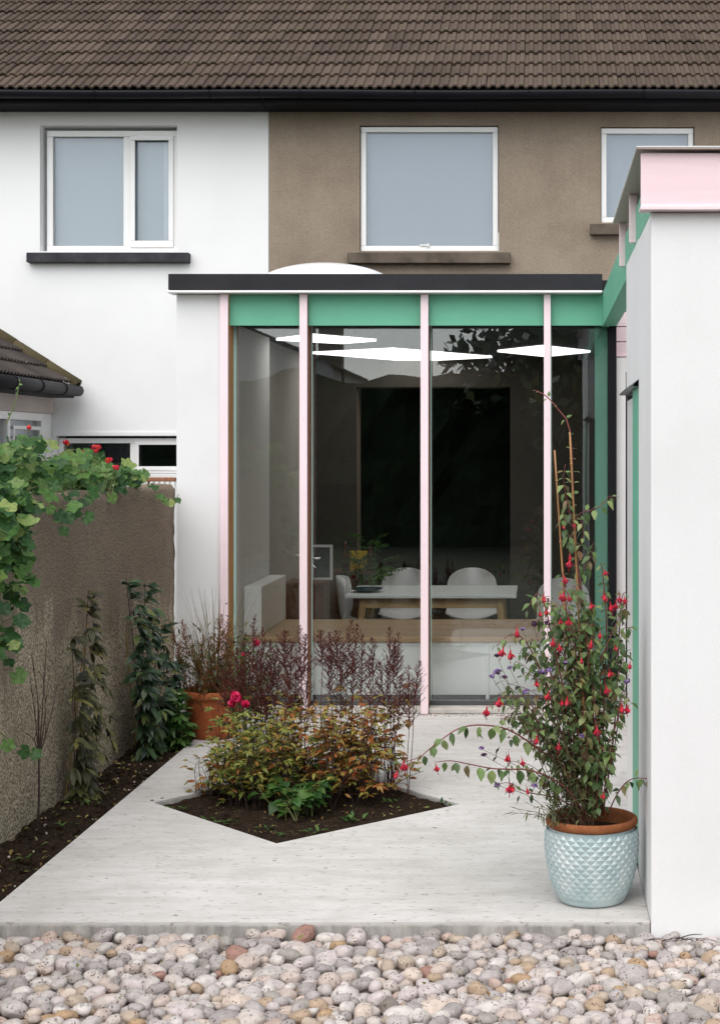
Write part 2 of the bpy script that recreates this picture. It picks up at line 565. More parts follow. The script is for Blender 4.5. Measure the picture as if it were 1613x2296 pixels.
def glaze_mat():
    m, nt, b = new_mat('turquoise_glaze')
    v = texco(nt)
    n = noise(nt, v, 9, 5, 0.65)
    c = ramp(nt, [(0.3, srgb(148, 170, 174)), (0.5, srgb(174, 190, 192)), (0.72, srgb(198, 206, 207))], n)
    sp = ramp(nt, [(0.6, (0, 0, 0, 1)), (0.75, (0.45, 0.45, 0.45, 1))], noise(nt, v, 60, 3, 0.6))
    c = mixc(nt, sp, c, srgb(150, 150, 140))
    nt.links.new(c, b.inputs['Base Color'])
    b.inputs['Roughness'].default_value = 0.33
    b.inputs['Coat Weight'].default_value = 0.2
    b.inputs['Coat Roughness'].default_value = 0.08
    bump(nt, b, noise(nt, v, 40, 3, 0.6), 0.15, 0.004)
    return m


M['garden_wall'] = garden_wall_mat()
M['concrete'] = concrete_mat()
M['soil'] = soil_mat()
M['pebble'] = pebble_mat()
M['glaze'] = glaze_mat()
M['terracotta'] = render_mat('terracotta', srgb(152, 80, 44), srgb(118, 60, 34), srgb(172, 102, 66), 60, 6, 0.25, 0.003, 0.4, srgb(150, 110, 86))
M['pot_rim'] = render_mat('pot_rim', srgb(136, 82, 50), srgb(112, 64, 38), srgb(156, 106, 70), 80, 8, 0.3, 0.003)
M['lf_fuchsia'] = leaf_mat('lf_fuchsia', [(0, srgb(58, 80, 48)), (0.35, srgb(86, 112, 66)), (0.7, srgb(116, 140, 84)), (0.9, srgb(144, 158, 104)), (1, srgb(112, 82, 62))], 0.28, 0.4)
M['lf_thin'] = leaf_mat('lf_thin', [(0, srgb(58, 66, 42)), (0.5, srgb(84, 92, 60)), (1, srgb(116, 116, 78))], 0.25, 0.55)
M['lf_rust'] = leaf_mat('lf_rust', [(0, srgb(92, 54, 32)), (0.18, srgb(146, 80, 42)), (0.36, srgb(178, 108, 58)), (0.5, srgb(140, 122, 56)), (0.7, srgb(160, 150, 76)), (0.88, srgb(112, 124, 60)), (1, srgb(190, 142, 84))], 0.3, 0.55)
M['lf_olive'] = leaf_mat('lf_olive', [(0, srgb(84, 98, 44)), (0.4, srgb(122, 134, 62)), (0.7, srgb(152, 150, 76)), (0.9, srgb(170, 140, 70)), (1, srgb(164, 106, 58))], 0.3, 0.5)
M['lf_green'] = leaf_mat('lf_green', [(0, srgb(42, 76, 34)), (0.5, srgb(66, 104, 46)), (1, srgb(98, 128, 64))], 0.3, 0.45)
M['lf_dark'] = leaf_mat('lf_dark', [(0, srgb(28, 46, 32)), (0.5, srgb(44, 68, 44)), (0.85, srgb(68, 92, 58)), (1, srgb(118, 120, 66))], 0.22, 0.35)
M['lf_bronze'] = leaf_mat('lf_bronze', [(0, srgb(44, 44, 28)), (0.5, srgb(70, 70, 42)), (0.85, srgb(92, 92, 54)), (1, srgb(132, 126, 68))], 0.22, 0.45)
M['lf_climber'] = leaf_mat('lf_climber', mottle=0.6, stops=[(0, srgb(42, 76, 42)), (0.35, srgb(62, 104, 50)), (0.7, srgb(86, 126, 62)), (0.9, srgb(116, 148, 84)), (1, srgb(150, 166, 100))], trans=0.35, rough=0.45)
M['lf_grass'] = leaf_mat('lf_grass', [(0, srgb(104, 92, 56)), (0.5, srgb(140, 122, 78)), (1, srgb(120, 112, 60))], 0.2, 0.6)
M['lf_litter'] = leaf_mat('lf_litter', [(0, srgb(92, 64, 38)), (0.4, srgb(120, 94, 52)), (0.7, srgb(150, 136, 84)), (1, srgb(92, 112, 54))], 0.1, 0.7)
M['plume'] = leaf_mat('plume', [(0, srgb(58, 26, 28)), (0.5, srgb(88, 44, 44)), (1, srgb(112, 66, 58))], 0.1, 0.8, 0.2)
M['plume_pale'] = leaf_mat('plume_pale', [(0, srgb(88, 50, 30)), (0.5, srgb(124, 78, 44)), (1, srgb(150, 106, 62))], 0.1, 0.8, 0.2)
M['red'] = leaf_mat('red', [(0, srgb(168, 10, 36)), (0.6, srgb(198, 20, 48)), (1, srgb(212, 44, 68))], 0.25, 0.4)
M['magenta'] = plain('magenta', srgb(150, 16, 52), 0.5)
M['purple'] = leaf_mat('purple', [(0, srgb(98, 74, 128)), (0.6, srgb(138, 110, 168)), (1, srgb(170, 146, 196))], 0.2, 0.6)
M['purple_dark'] = leaf_mat('purple_dark', [(0, srgb(54, 30, 52)), (1, srgb(96, 58, 92))], 0.1, 0.7)
M['rose'] = leaf_mat('rose', [(0, srgb(214, 28, 88)), (1, srgb(240, 64, 124))], 0.25, 0.5)
M['geranium'] = leaf_mat('geranium', [(0, srgb(190, 24, 50)), (0.8, srgb(212, 50, 72)), (1, srgb(220, 110, 50))], 0.2, 0.5)
M['ground'] = plain('ground', (0.07, 0.075, 0.045, 1), 0.95, 0.3, 3, 0.6, 14)

# ------------------------------------------------------------------ ground
YG, YH, Y0 = 10.32, 14.5, 5.77      # glass line, old house wall, front edge of the patio
XW = 0.393                          # face of the side wing
XL = -2.028                         # left edge of the patio
XGW = -2.36                         # garden wall face
g = MB().add([(-90, -90, -0.30), (90, -90, -0.30), (90, 120, -0.30), (-90, 120, -0.30)], [(0, 1, 2, 3)]).build('ground', M['ground'])
tag(g, kind='structure')


def patio():
    T = -0.16
    diam = [(-1.865, 7.735), (-1.14, 6.93), (-0.389, 7.70), (-1.181, 8.64)]
    # outline with a chipped, slightly uneven front arris
    out = [(XL, Y0)]
    nseg = 60
    for i in range(1, nseg):
        x = XL + (XW - 0.003 - XL) * i / nseg
        out.append((x, Y0 + random.uniform(-0.0025, 0.003)))
    out += [(XW - 0.003, Y0), (XW - 0.003, 7.53), (1.22, 7.53), (1.22, 10.30), (XL, 10.30)]
    import bmesh
    bm = bmesh.new()
    ov = [bm.verts.new((x, y, 0)) for x, y in out]
    dv = [bm.verts.new((x, y, 0)) for x, y in diam]
    oe = [bm.edges.new((ov[i], ov[(i + 1) % len(ov)])) for i in range(len(ov))]
    de = [bm.edges.new((dv[i], dv[(i + 1) % 4])) for i in range(4)]
    bmesh.ops.triangle_fill(bm, use_beauty=True, use_dissolve=False, edges=oe + de)
    for f in list(bm.faces):
        c = f.calc_center_median()
    for f in bm.faces:
        if f.normal.z < 0: f.normal_flip()
    # walls
    for loop in (ov, dv):
        low = [bm.verts.new((v.co.x, v.co.y, T)) for v in loop]
        n = len(loop)
        for i in range(n):
            bm.faces.new((loop[i], loop[(i + 1) % n], low[(i + 1) % n], low[i]))
    me = bpy.data.meshes.new('patio')
    bm.to_mesh(me); bm.free()
    me.materials.append(M['concrete'])
    o = bpy.data.objects.new('patio', me)
    link(o)
    b = o.modifiers.new('bevel', 'BEVEL'); b.width = 0.007; b.segments = 2; b.limit_method = 'ANGLE'; b.angle_limit = R(60)
    tag(o, 'pale brushed concrete patio slab with a diamond cut out of it', kind='structure')
    return diam


DIAM = patio()


def soil_sheet(name, x0, x1, y0, y1, z, amp, step, label):
    nx, ny = max(2, int((x1 - x0) / step)), max(2, int((y1 - y0) / step))
    from mathutils import noise as mn
    vs, fs = [], []
    for j in range(ny + 1):
        for i in range(nx + 1):
            x, y = x0 + (x1 - x0) * i / nx, y0 + (y1 - y0) * j / ny
            h = mn.fractal(Vector((x * 9, y * 9, 3.3)), 0.8, 2.0, 4) * amp + random.uniform(-0.35, 0.35) * amp
            vs.append((x, y, z + h))
    for j in range(ny):
        for i in range(nx):
            a = j * (nx + 1) + i
            fs.append((a, a + 1, a + nx + 2, a + nx + 1))
    o = MB().add(vs, fs).build(name, M['soil'], None, smooth=False)
    return tag(o, label, kind='structure')


soil_sheet('planting_bed', -1.9, -0.36, 6.9, 8.68, -0.022, 0.013, 0.018, 'dark bare soil in the diamond cut out of the patio')
soil_sheet('border_soil', XGW - 0.02, XL - 0.002, 5.5, 10.30, -0.03, 0.016, 0.02, 'dark soil strip between garden wall and patio')


# ------------------------------------------------------------------ pebbles
def pebble_mesh(k, sub, rs):
    import bmesh
    bm = bmesh.new()
    bmesh.ops.create_icosphere(bm, subdivisions=sub, radius=1)
    from mathutils import noise as mn
    off = Vector((k * 7.7, k * 3.1, k * 1.9))
    for v in bm.verts:
        p = v.co.copy()
        d = mn.noise(p * 0.8 + off) * 0.26 + mn.noise(p * 1.9 + off) * 0.11 + mn.noise(p * 4 + off) * 0.025
        # a squarish stone: superellipsoid pull
        e = 2.3 + rs
        n = (abs(p.x) ** e + abs(p.y) ** e + abs(p.z) ** e) ** (-1 / e)
        v.co = p * n * (1 + d)
    me = bpy.data.meshes.new('pebble')
    bm.to_mesh(me); bm.free()
    me.materials.append(M['pebble'])
    me.polygons.foreach_set('use_smooth', [True] * len(me.polygons))
    return me


def pebbles():
    bed = MB().add([(-3.4, 3.9, -0.13), (1.8, 3.9, -0.13), (1.8, Y0 + 0.05, -0.13), (-3.4, Y0 + 0.05, -0.13)], [(0, 1, 2, 3)]).build('pebble_bed', M['soil'])
    tag(bed, 'bed of large rounded pale beach pebbles in front of the patio', kind='structure')
    hi = [pebble_mesh(k, 3, (k % 4) * 0.15) for k in range(10)]
    lo = [pebble_mesh(k, 2, (k % 4) * 0.15) for k in range(10)]
    X0, X1, YA, YB = -2.2, 0.85, 4.62, Y0 - 0.004
    N = 3600
    P = np.zeros((N, 4))           # x y z r
    k = 0
    for i in range(N):
        r = float(np.clip(RNG.lognormal(math.log(0.0245), 0.30), 0.012, 0.044))
        cand = 18 if i > 900 else 5
        cx = RNG.uniform(X0, X1, cand); cy = RNG.uniform(YA, YB - r * 0.8, cand)
        best = None
        for x, y in zip(cx, cy):
            if x > XW - r and y > Y0 - 0.02 - r: continue
            z = -0.125 + r * 0.55
            Q = P[:k]
            dx, dy = Q[:, 0] - x, Q[:, 1] - y
            d2 = dx * dx + dy * dy
            rr = (Q[:, 3] + r) * 0.92
            mk = d2 < rr * rr
            if mk.any():
                z = max(z, float((Q[mk, 2] + 0.72 * np.sqrt(rr[mk] ** 2 - d2[mk])).max()))
            if best is None or z < best[2]: best = (x, y, z)
        if best is None: continue
        x, y, z = best
        lim = -0.012 + 0.010 * math.sin(x * 3.1 + 1) * math.cos(y * 4) - 0.012 * max(0, (Y0 - y))
        if z + r * 0.6 > lim: continue
        P[k] = (x, y, z, r)
        k += 1
    P = P[:k]
    items = [tuple(q) for q in P]
    # what shows largest: big stones lying on top inside the frame
    px = VX + P[:, 0] * F / P[:, 1]; py = VY + (EYE - P[:, 2]) * F / P[:, 1]
    sc_ = np.where((px > -30) & (px < 1643) & (py < 2320), 1000.0, 0.0) + P[:, 3] * 2500
    for q in range(k):
        d2 = (P[:, 0] - P[q, 0]) ** 2 + (P[:, 1] - P[q, 1]) ** 2
        sc_[q] -= 40 * np.count_nonzero((d2 < (0.7 * (P[:, 3] + P[q, 3])) ** 2) & (P[:, 2] > P[q, 2] + 0.006))
    order = list(np.argsort(-sc_))
    big, rest = order[:300], order[300:]
    mbr = MB()
    base = []
    for me in lo:
        base.append(([v.co.copy() for v in me.vertices], [tuple(p.vertices) for p in me.polygons]))
    def xf(i):
        x, y, z, r = items[i]
        rot = Euler((random.uniform(-0.35, 0.35), random.uniform(-0.35, 0.35), random.uniform(0, 6.28)))
        s = Vector((r * random.uniform(1.02, 1.36), r * random.uniform(0.86, 1.05), r * random.uniform(0.62, 0.84)))
        return Vector((x, y, z)), rot, s
    for i in big:
        p, rot, s = xf(i)
        inst('pebble', hi[random.randrange(10)], bed, p, rot, s)
    for i in rest:
        p, rot, s = xf(i)
        mt = Matrix.LocRotScale(p, rot, s)
        v, f = base[random.randrange(10)]
        mbr.add([mt @ q for q in v], f)
    o = mbr.build('pebble_fill', M['pebble'], bed, smooth=True)
    o['kind'] = 'stuff'


pebbles()


# ------------------------------------------------------------------ walls with openings
def pierced(x0, x1, z0, z1, ya, yb, holes, mb=None, m=0):
    """wall slab ya..yb with rectangular openings (hx0,hx1,hz0,hz1)"""
    mb = mb or MB()
    xs = sorted({x0, x1, *[h[0] for h in holes], *[h[1] for h in holes]})
    zs = sorted({z0, z1, *[h[2] for h in holes], *[h[3] for h in holes]})
    def hole(xa, xb, za, zb):
        cx, cz = (xa + xb) / 2, (za + zb) / 2
        return any(h[0] < cx < h[1] and h[2] < cz < h[3] for h in holes)
    for i in range(len(xs) - 1):
        for j in range(len(zs) - 1):
            xa, xb, za, zb = xs[i], xs[i + 1], zs[j], zs[j + 1]
            if hole(xa, xb, za, zb): continue
            mb.add([(xa, ya, za), (xb, ya, za), (xb, ya, zb), (xa, ya, zb)], [(0, 1, 2, 3)], m)
            mb.add([(xa, yb, za), (xb, yb, za), (xb, yb, zb), (xa, yb, zb)], [(3, 2, 1, 0)], m)
    for (a, b, c, d) in holes:
        mb.add([(a, ya, c), (a, yb, c), (a, yb, d), (a, ya, d)], [(0, 1, 2, 3)], m)
        mb.add([(b, ya, c), (b, yb, c), (b, yb, d), (b, ya, d)], [(3, 2, 1, 0)], m)
        mb.add([(a, ya, c), (b, ya, c), (b, yb, c), (a, yb, c)], [(0, 1, 2, 3)], m)
        mb.add([(a, ya, d), (b, ya, d), (b, yb, d), (a, yb, d)], [(3, 2, 1, 0)], m)
    mb.add([(x0, ya, z0), (x0, yb, z0), (x0, yb, z1), (x0, ya, z1)], [(0, 1, 2, 3)], m)
    mb.add([(x1, ya, z0), (x1, yb, z0), (x1, yb, z1), (x1, ya, z1)], [(3, 2, 1, 0)], m)
    mb.add([(x0, ya, z1), (x1, ya, z1), (x1, yb, z1), (x0, yb, z1)], [(0, 1, 2, 3)], m)
    return mb


def ring(mb, x0, x1, z0, z1, ya, yb, w, wb=None):
    wb = wb or w
    mb.box(x0, x1, ya, yb, z1 - w, z1)
    mb.box(x0, x1, ya, yb, z0, z0 + wb)
    mb.box(x0, x0 + w, ya + 0.001, yb - 0.001, z0 + wb, z1 - w)
    mb.box(x1 - w, x1, ya + 0.001, yb - 0.001, z0 + wb, z1 - w)


def tile_mesh(wd, ln, nrib, mat):
    per = wd / nrib
    prof = []
    for k in range(nrib):
        for fx, h in ((0.0, 0.0), (0.36, 0.002), (0.44, 0.014), (0.55, 0.019), (0.82, 0.019), (0.93, 0.013)):
            prof.append(((k + fx) * per, h))
    prof.append((wd - 0.002, 0.0))
    mb = MB()
    n = len(prof)
    lift, th = 0.026, 0.017
    v = [(x, 0, h + lift) for x, h in prof] + [(x, ln, h) for x, h in prof] + [(x, 0.002, h + lift - th) for x, h in prof]
    f = []
    for i in range(n - 1):
        f.append((i, i + 1, n + i + 1, n + i))
        f.append((2 * n + i, 2 * n + i + 1, i + 1, i))
    f.append((0, n, 2 * n))
    f.append((n - 1, 3 * n - 1, 2 * n - 1))
    mb.add(v, f)
    return mb.mesh('tile', mat)


def at_h(x, y, Y=YH):
    p = at(x, y, Y)
    return p.x, p.z


PITCH, GAUGE, TW = R(31), 0.333, 0.165
EAVE_Y, EAVE_Z = 14.05, 4.845
XP = -2.457                        # party line between the two houses
tile2 = tile_mesh(TW, 0.385, 2, M['tile'])


def main_roof(parent, c0, c1, rows):
    xa, xb = XP + c0 * TW, XP + c1 * TW
    cs, sn = math.cos(PITCH), math.sin(PITCH)
    L = 5.4
    dy, dz = 0.012, -0.012
    mb = MB()
    v = []
    for (t, off) in ((0.05, -0.004), (L, -0.004), (L, -0.05), (0.05, -0.05)):
        for x in (xa, xb):
            v.append((x, EAVE_Y + t * cs - off * sn, EAVE_Z + t * sn + off * cs))
    mb.add(v, [(0, 1, 3, 2), (4, 5, 7, 6), (0, 2, 4, 6), (1, 7, 5, 3), (0, 6, 7, 1), (2, 3, 5, 4)])
    # far slope
    ry, rz = EAVE_Y + L * cs, EAVE_Z + L * sn
    mb.add([(xa, ry, rz), (xb, ry, rz), (xb, ry + L * cs, EAVE_Z), (xa, ry + L * cs, EAVE_Z)], [(0, 1, 2, 3)])
    roof = mb.build('roof', M['felt'], parent)
    for j in range(rows):
        for i in range(c0, c1):
            t = j * GAUGE
            p = Vector((XP + i * TW + random.uniform(-0.002, 0.002), EAVE_Y + t * cs, EAVE_Z + t * sn + random.uniform(-0.002, 0.003)))
            p.y += random.uniform(-0.005, 0.005) * cs
            inst('tile', tile2, roof, p, (PITCH + random.uniform(-0.006, 0.006), random.uniform(-0.008, 0.008), random.uniform(-0.006, 0.006)))
    # upper slope out of sight of the garden: one sheet of the same tiling
    mb = MB()
    n = (c1 - c0)
    for j in range(rows, 16):
        for i in range(c0, c1):
            t = j * GAUGE
            mt = Matrix.Translation((XP + i * TW, EAVE_Y + t * cs, EAVE_Z + t * sn)) @ Matrix.Rotation(PITCH, 4, 'X')
            mb.add([mt @ q.co for q in tile2.vertices], [tuple(q.vertices) for q in tile2.polygons])
    o = mb.build('upper_tiling', M['tile'], roof)
    o['kind'] = 'stuff'
    return roof


def eaves(parent, xa, xb, sag=0.0):
    # gutter: half-round trough on a fascia board, boxed soffit
    box('fascia', parent, M['black_paint'], xa, xb, EAVE_Y + 0.075, EAVE_Y + 0.10, EAVE_Z - 0.105, EAVE_Z - 0.002)
    box('soffit', parent, M['black_paint'], xa, xb, EAVE_Y + 0.101, YH - 0.002, EAVE_Z - 0.100, EAVE_Z - 0.075)
    mb = MB()
    prof = []
    for k in range(13):
        a = math.pi * k / 12
        prof.append((math.cos(a) * 0.062, -math.sin(a) * 0.062))
    prof = prof + [(q[0] * 0.93, q[1] * 0.93) for q in prof[::-1]]
    nn = 30
    vs, fs = [], []
    for i in range(nn + 1):
        x = xa + (xb - xa) * i / nn
        dz = 0.004 * math.sin(x * 2.1) + sag * (x - xa)
        for (py, pz) in prof:
            vs.append((x, EAVE_Y + 0.012 + py, EAVE_Z - 0.012 + pz + dz))
    k = len(prof)
    for i in range(nn):
        for j in range(k):
            fs.append((i * k + j, i * k + (j + 1) % k, (i + 1) * k + (j + 1) % k, (i + 1) * k + j))
    mb.add(vs, fs)
    mb.build('gutter', M['black_gutter'], parent, smooth=True)
    x = xa + 0.35
    while x < xb:
        m2 = MB()
        pts = [(x, EAVE_Y + 0.012 + math.cos(math.pi * q / 10) * 0.066, EAVE_Z - 0.010 - math.sin(math.pi * q / 10) * 0.066) for q in range(11)]
        m2.tube(pts, 0.006, 0.006, 4)
        m2.build('gutter_bracket', M['black_paint'], parent)
        x += 1.0


# ---- white house
wh = thing('white_house', (-4.2, YH, -0.3), 'white rendered house at the left with a black window sill upstairs', 'house')
ux0, uz1 = at_h(90, 281); ux1, uz0 = at_h(397, 563)
gx0, gz1 = at_h(126, 977); gx1, gz0 = -2.95, at_h(0, 1062)[1]
pierced(-7.0, XP - 0.001, -0.3, EAVE_Z - 0.074, YH, YH + 0.3, [(ux0, ux1, uz0, uz1), (gx0, gx1, gz0, gz1)]).build('wall', M['white_render'], wh)
main_roof(wh, -29, 0, 10)
eaves(wh, XP - 29 * TW, XP - 0.003)


def backroom(parent, x0, x1, z0, z1, y, mat):
    """dark lined box behind a window"""
    mb = MB()
    mb.add([(x0, y + 0.9, z0), (x1, y + 0.9, z0), (x1, y + 0.9, z1), (x0, y + 0.9, z1)], [(0, 1, 2, 3)])
    mb.add([(x0, y, z0), (x0, y + .9, z0), (x0, y + .9, z1), (x0, y, z1)], [(0, 1, 2, 3)])
    mb.add([(x1, y, z0), (x1, y + .9, z0), (x1, y + .9, z1), (x1, y, z1)], [(3, 2, 1, 0)])
    mb.add([(x0, y, z0), (x1, y, z0), (x1, y + .9, z0), (x0, y + .9, z0)], [(0, 1, 2, 3)])
    mb.add([(x0, y, z1), (x1, y, z1), (x1, y + .9, z1), (x0, y + .9, z1)], [(3, 2, 1, 0)])
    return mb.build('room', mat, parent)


# upstairs left window: fixed light and a side-hung sash
mb = MB()
WY = YH + 0.09
ring(mb, ux0 + 0.035, ux1 - 0.012, uz0 + 0.004, uz1 - 0.03, WY, WY + 0.07, 0.055)
mx0, mx1 = at_h(271, 0)[0], at_h(290, 0)[0]
mb.box(mx0, mx1, WY + 0.002, WY + 0.068, uz0 + 0.059, uz1 - 0.085)
win = mb.build('window', M['upvc'], wh, bevel=0.005)
ms = MB()
sx0, sx1 = mx1 - 0.012, ux1 - 0.05
ring(ms, sx0, sx1, uz0 + 0.045, uz1 - 0.075, WY - 0.018, WY - 0.001, 0.045, 0.06)
sash = ms.build('sash', M['upvc'], win, bevel=0.005)
MB().box(ux0 + 0.09, mx0, WY + 0.03, WY + 0.05, uz0 + 0.06, uz1 - 0.085).build('pane', M['win_glass'], win)
MB().box(mx1, ux1 - 0.067, WY + 0.031, WY + 0.051, uz0 + 0.06, uz1 - 0.085).build('pane', M['win_glass'], win)
MB().box(ux0 + 0.04, ux1 - 0.015, WY + 0.11, WY + 0.115, uz0, uz1 - 0.03).build('sky_tint_sheet', M['sky_tint_sheet_left'], win)  # sheet added behind the panes, coloured like reflected sky
cx = at_h(360, 0)[0]
cm = MB()
for k in range(6):
    cm.tube([(cx + k * 0.017, WY + 0.086, uz0 + 0.02), (cx + k * 0.017, WY + 0.086, uz1 - 0.04)], 0.010, 0.010, 6)
cm.build('curtain', M['curtain'], win)
s0, sz1 = at_h(60, 566, YH - 0.08); s1, sz0 = at_h(423, 588, YH - 0.08)
box('sill', wh, M['sill_dark'], s0, s1, YH - 0.09, YH + 0.085, sz0, sz1, 0.006)

# ground floor window, seen over the garden wall
mb = MB()
GY = YH + 0.06
ring(mb, gx0 + 0.004, gx1 - 0.004, gz0 + 0.004, gz1 - 0.02, GY, GY + 0.07, 0.045)
q0, q1 = at_h(288, 0)[0], at_h(301, 0)[0]
mb.box(q0, q1, GY + 0.002, GY + 0.068, gz0 + 0.049, gz1 - 0.065)
win = mb.build('window', M['upvc'], wh, bevel=0.004)
ms = MB()
ring(ms, q1 - 0.005, gx1 - 0.03, gz0 + 0.032, gz1 - 0.045, GY - 0.017, GY - 0.001, 0.035)
ms.build('sash', M['upvc'], win, bevel=0.004)
MB().box(gx0 + 0.05, q0, GY + 0.03, GY + 0.05, gz0 + 0.05, gz1 - 0.065).build('pane', M['win_glass'], win)
MB().box(q1, gx1 - 0.05, GY + 0.031, GY + 0.051, gz0 + 0.05, gz1 - 0.065).build('pane', M['win_glass'], win)
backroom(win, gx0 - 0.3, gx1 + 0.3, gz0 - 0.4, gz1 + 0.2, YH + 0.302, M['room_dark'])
box('lintel_trim', wh, M['white_render'], gx0 - 0.03, gx1 + 0.03, YH - 0.012, YH - 0.001, gz1, gz1 + 0.035, 0.003)
box('sill', wh, M['upvc'], gx0 - 0.04, gx1 + 0.05, YH - 0.05, YH + 0.058, gz0 - 0.035, gz0 - 0.001, 0.004)

# ---- brown house
bh = thing('brown_house', (0, YH, -0.3), 'brown roughcast house behind the glazed extension, white-framed windows', 'house')
ax0, az1 = at_h(806, 281); ax1, az0 = at_h(1117, 563)
bx0, bz1 = at_h(1345, 284); bx1, bz0 = at_h(1555, 499)
DOORH = (-1.66, -0.278, -0.22, 2.262)
pierced(XP + 0.001, 5.2, -0.3, EAVE_Z - 0.074, YH, YH + 0.3, [(ax0, ax1, az0, az1), (bx0, bx1, bz0, bz1), DOORH]).build('wall', M['brown_render'], bh)
main_roof(bh, 0, 27, 10)
eaves(bh, XP + 0.003, XP + 27 * TW)
for (x0, x1, z0, z1) in ((ax0, ax1, az0, az1), (bx0, bx1, bz0, bz1)):
    mb = MB()
    ring(mb, x0 + 0.006, x1 - 0.006, z0 + 0.004, z1 - 0.008, YH + 0.03, YH + 0.10, 0.048)
    win = mb.build('window', M['upvc'], bh, bevel=0.005)
    MB().box(x0 + 0.05, x1 - 0.05, YH + 0.055, YH + 0.075, z0 + 0.048, z1 - 0.05).build('pane', M['win_glass'], win)
    MB().box(x0 + 0.01, x1 - 0.01, YH + 0.135, YH + 0.14, z0 + 0.005, z1 - 0.01).build('sky_tint_sheet', M['sky_tint_sheet'], win)  # added sheet; its flat colour stands in for sky mirrored in the pane
mb = MB()
hx, hz = at_h(955, 548)
mb.box(hx - 0.06, hx + 0.03, YH + 0.018, YH + 0.03, az0 + 0.052, az0 + 0.064).box(hx + 0.005, hx + 0.022, YH + 0.006, YH + 0.018, az0 + 0.044, az0 + 0.07)
mb.build('window_handle', M['upvc'], bh)
for (xa, xb, ya, yb) in ((778, 1143, 566, 590), (1322, 1590, 502, 526)):
    s0, sz1 = at_h(xa, ya, YH - 0.08); s1, sz0 = at_h(xb, yb, YH - 0.08)
    box('sill', bh, M['sill_stone'], s0, s1, YH - 0.10, YH + 0.028, sz0, sz1, 0.006)
# the dim room beyond the opening
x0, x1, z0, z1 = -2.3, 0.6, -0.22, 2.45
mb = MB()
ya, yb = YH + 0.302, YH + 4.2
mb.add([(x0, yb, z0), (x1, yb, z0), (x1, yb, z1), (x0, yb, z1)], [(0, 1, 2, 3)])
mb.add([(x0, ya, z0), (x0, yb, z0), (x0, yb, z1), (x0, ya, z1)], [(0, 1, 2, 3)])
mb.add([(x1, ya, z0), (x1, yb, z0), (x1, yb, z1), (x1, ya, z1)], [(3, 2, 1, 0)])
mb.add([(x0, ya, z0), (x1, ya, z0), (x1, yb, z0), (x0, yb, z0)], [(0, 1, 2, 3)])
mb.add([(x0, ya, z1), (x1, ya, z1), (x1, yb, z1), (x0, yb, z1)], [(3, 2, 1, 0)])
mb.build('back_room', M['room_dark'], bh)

# ---- neighbour's low extension, left edge
le = thing('low_extension', (-4.6, 13.5, -0.3), 'low extension with dark tiled roof at the left edge, before the white house', 'extension')
EX = -4.39
fx1 = 2.19; fx0 = 2.02
box('wall', le, M['white_render'], EX - 1.9, EX - 0.10, 11.6, YH - 0.003, -0.3, fx1)
box('fascia_board', le, M['soffit'], EX - 0.099, EX, 11.6, YH - 0.004, fx0, fx1, 0.004)
# window strip under the board
mb = MB()
WZ0 = 0.95
mb.box(EX - 0.098, EX - 0.02, 14.20, YH - 0.006, WZ0, fx0 - 0.001)
mb.box(EX - 0.098, EX - 0.021, 11.7, 14.199, fx0 - 0.07, fx0 - 0.001)
mb.box(EX - 0.098, EX - 0.021, 13.30, 13.37, WZ0, fx0 - 0.071)
wf = mb.build('window', M['upvc'], le, bevel=0.004)
ms = MB()
ms.box(EX - 0.02, EX - 0.010, 13.42, 13.45, WZ0, fx0 - 0.12).box(EX - 0.02, EX - 0.010, 14.12, 14.15, WZ0, fx0 - 0.12).box(EX - 0.02, EX - 0.011, 13.451, 14.119, fx0 - 0.15, fx0 - 0.12)
ms.build('sash', M['upvc'], wf)
MB().box(EX - 0.07, EX - 0.055, 11.7, 14.2, WZ0, fx0 - 0.071).build('pane', M['win_glass'], wf)
P2 = R(32.5)
ex_e, ez_e = -4.18, 2.275          # eave line of that slope
sl = tile_mesh(0.165, 0.30, 2, M['tile_grey'])
mb = MB()
cs, sn = math.cos(P2), math.sin(P2)
L = 2.0
mb.add([(ex_e - 0.03, 11.5, ez_e - 0.01), (ex_e - 0.03, 14.34, ez_e - 0.01), (ex_e - L * cs, 14.34, ez_e + L * sn - 0.02), (ex_e - L * cs, 11.5, ez_e + L * sn - 0.02),
        (ex_e - 0.03, 11.5, ez_e - 0.06), (ex_e - 0.03, 14.34, ez_e - 0.06), (ex_e - L * cs, 14.34, ez_e + L * sn - 0.08), (ex_e - L * cs, 11.5, ez_e + L * sn - 0.08)],
       [(0, 1, 2, 3), (4, 7, 6, 5), (0, 4, 5, 1), (1, 5, 6, 2), (3, 2, 6, 7), (0, 3, 7, 4)])
rf = mb.build('roof', M['felt'], le)
for j in range(6):
    for i in range(13):
        t = j * 0.255
        p = Vector((ex_e - t * cs, 12.18 + i * 0.165, ez_e + t * sn))
        mt = Matrix.Rotation(R(90), 4, 'Z') @ Matrix.Rotation(P2 + random.uniform(-.01, .01), 4, 'X')
        inst('tile', sl, rf, p, mt.to_euler())
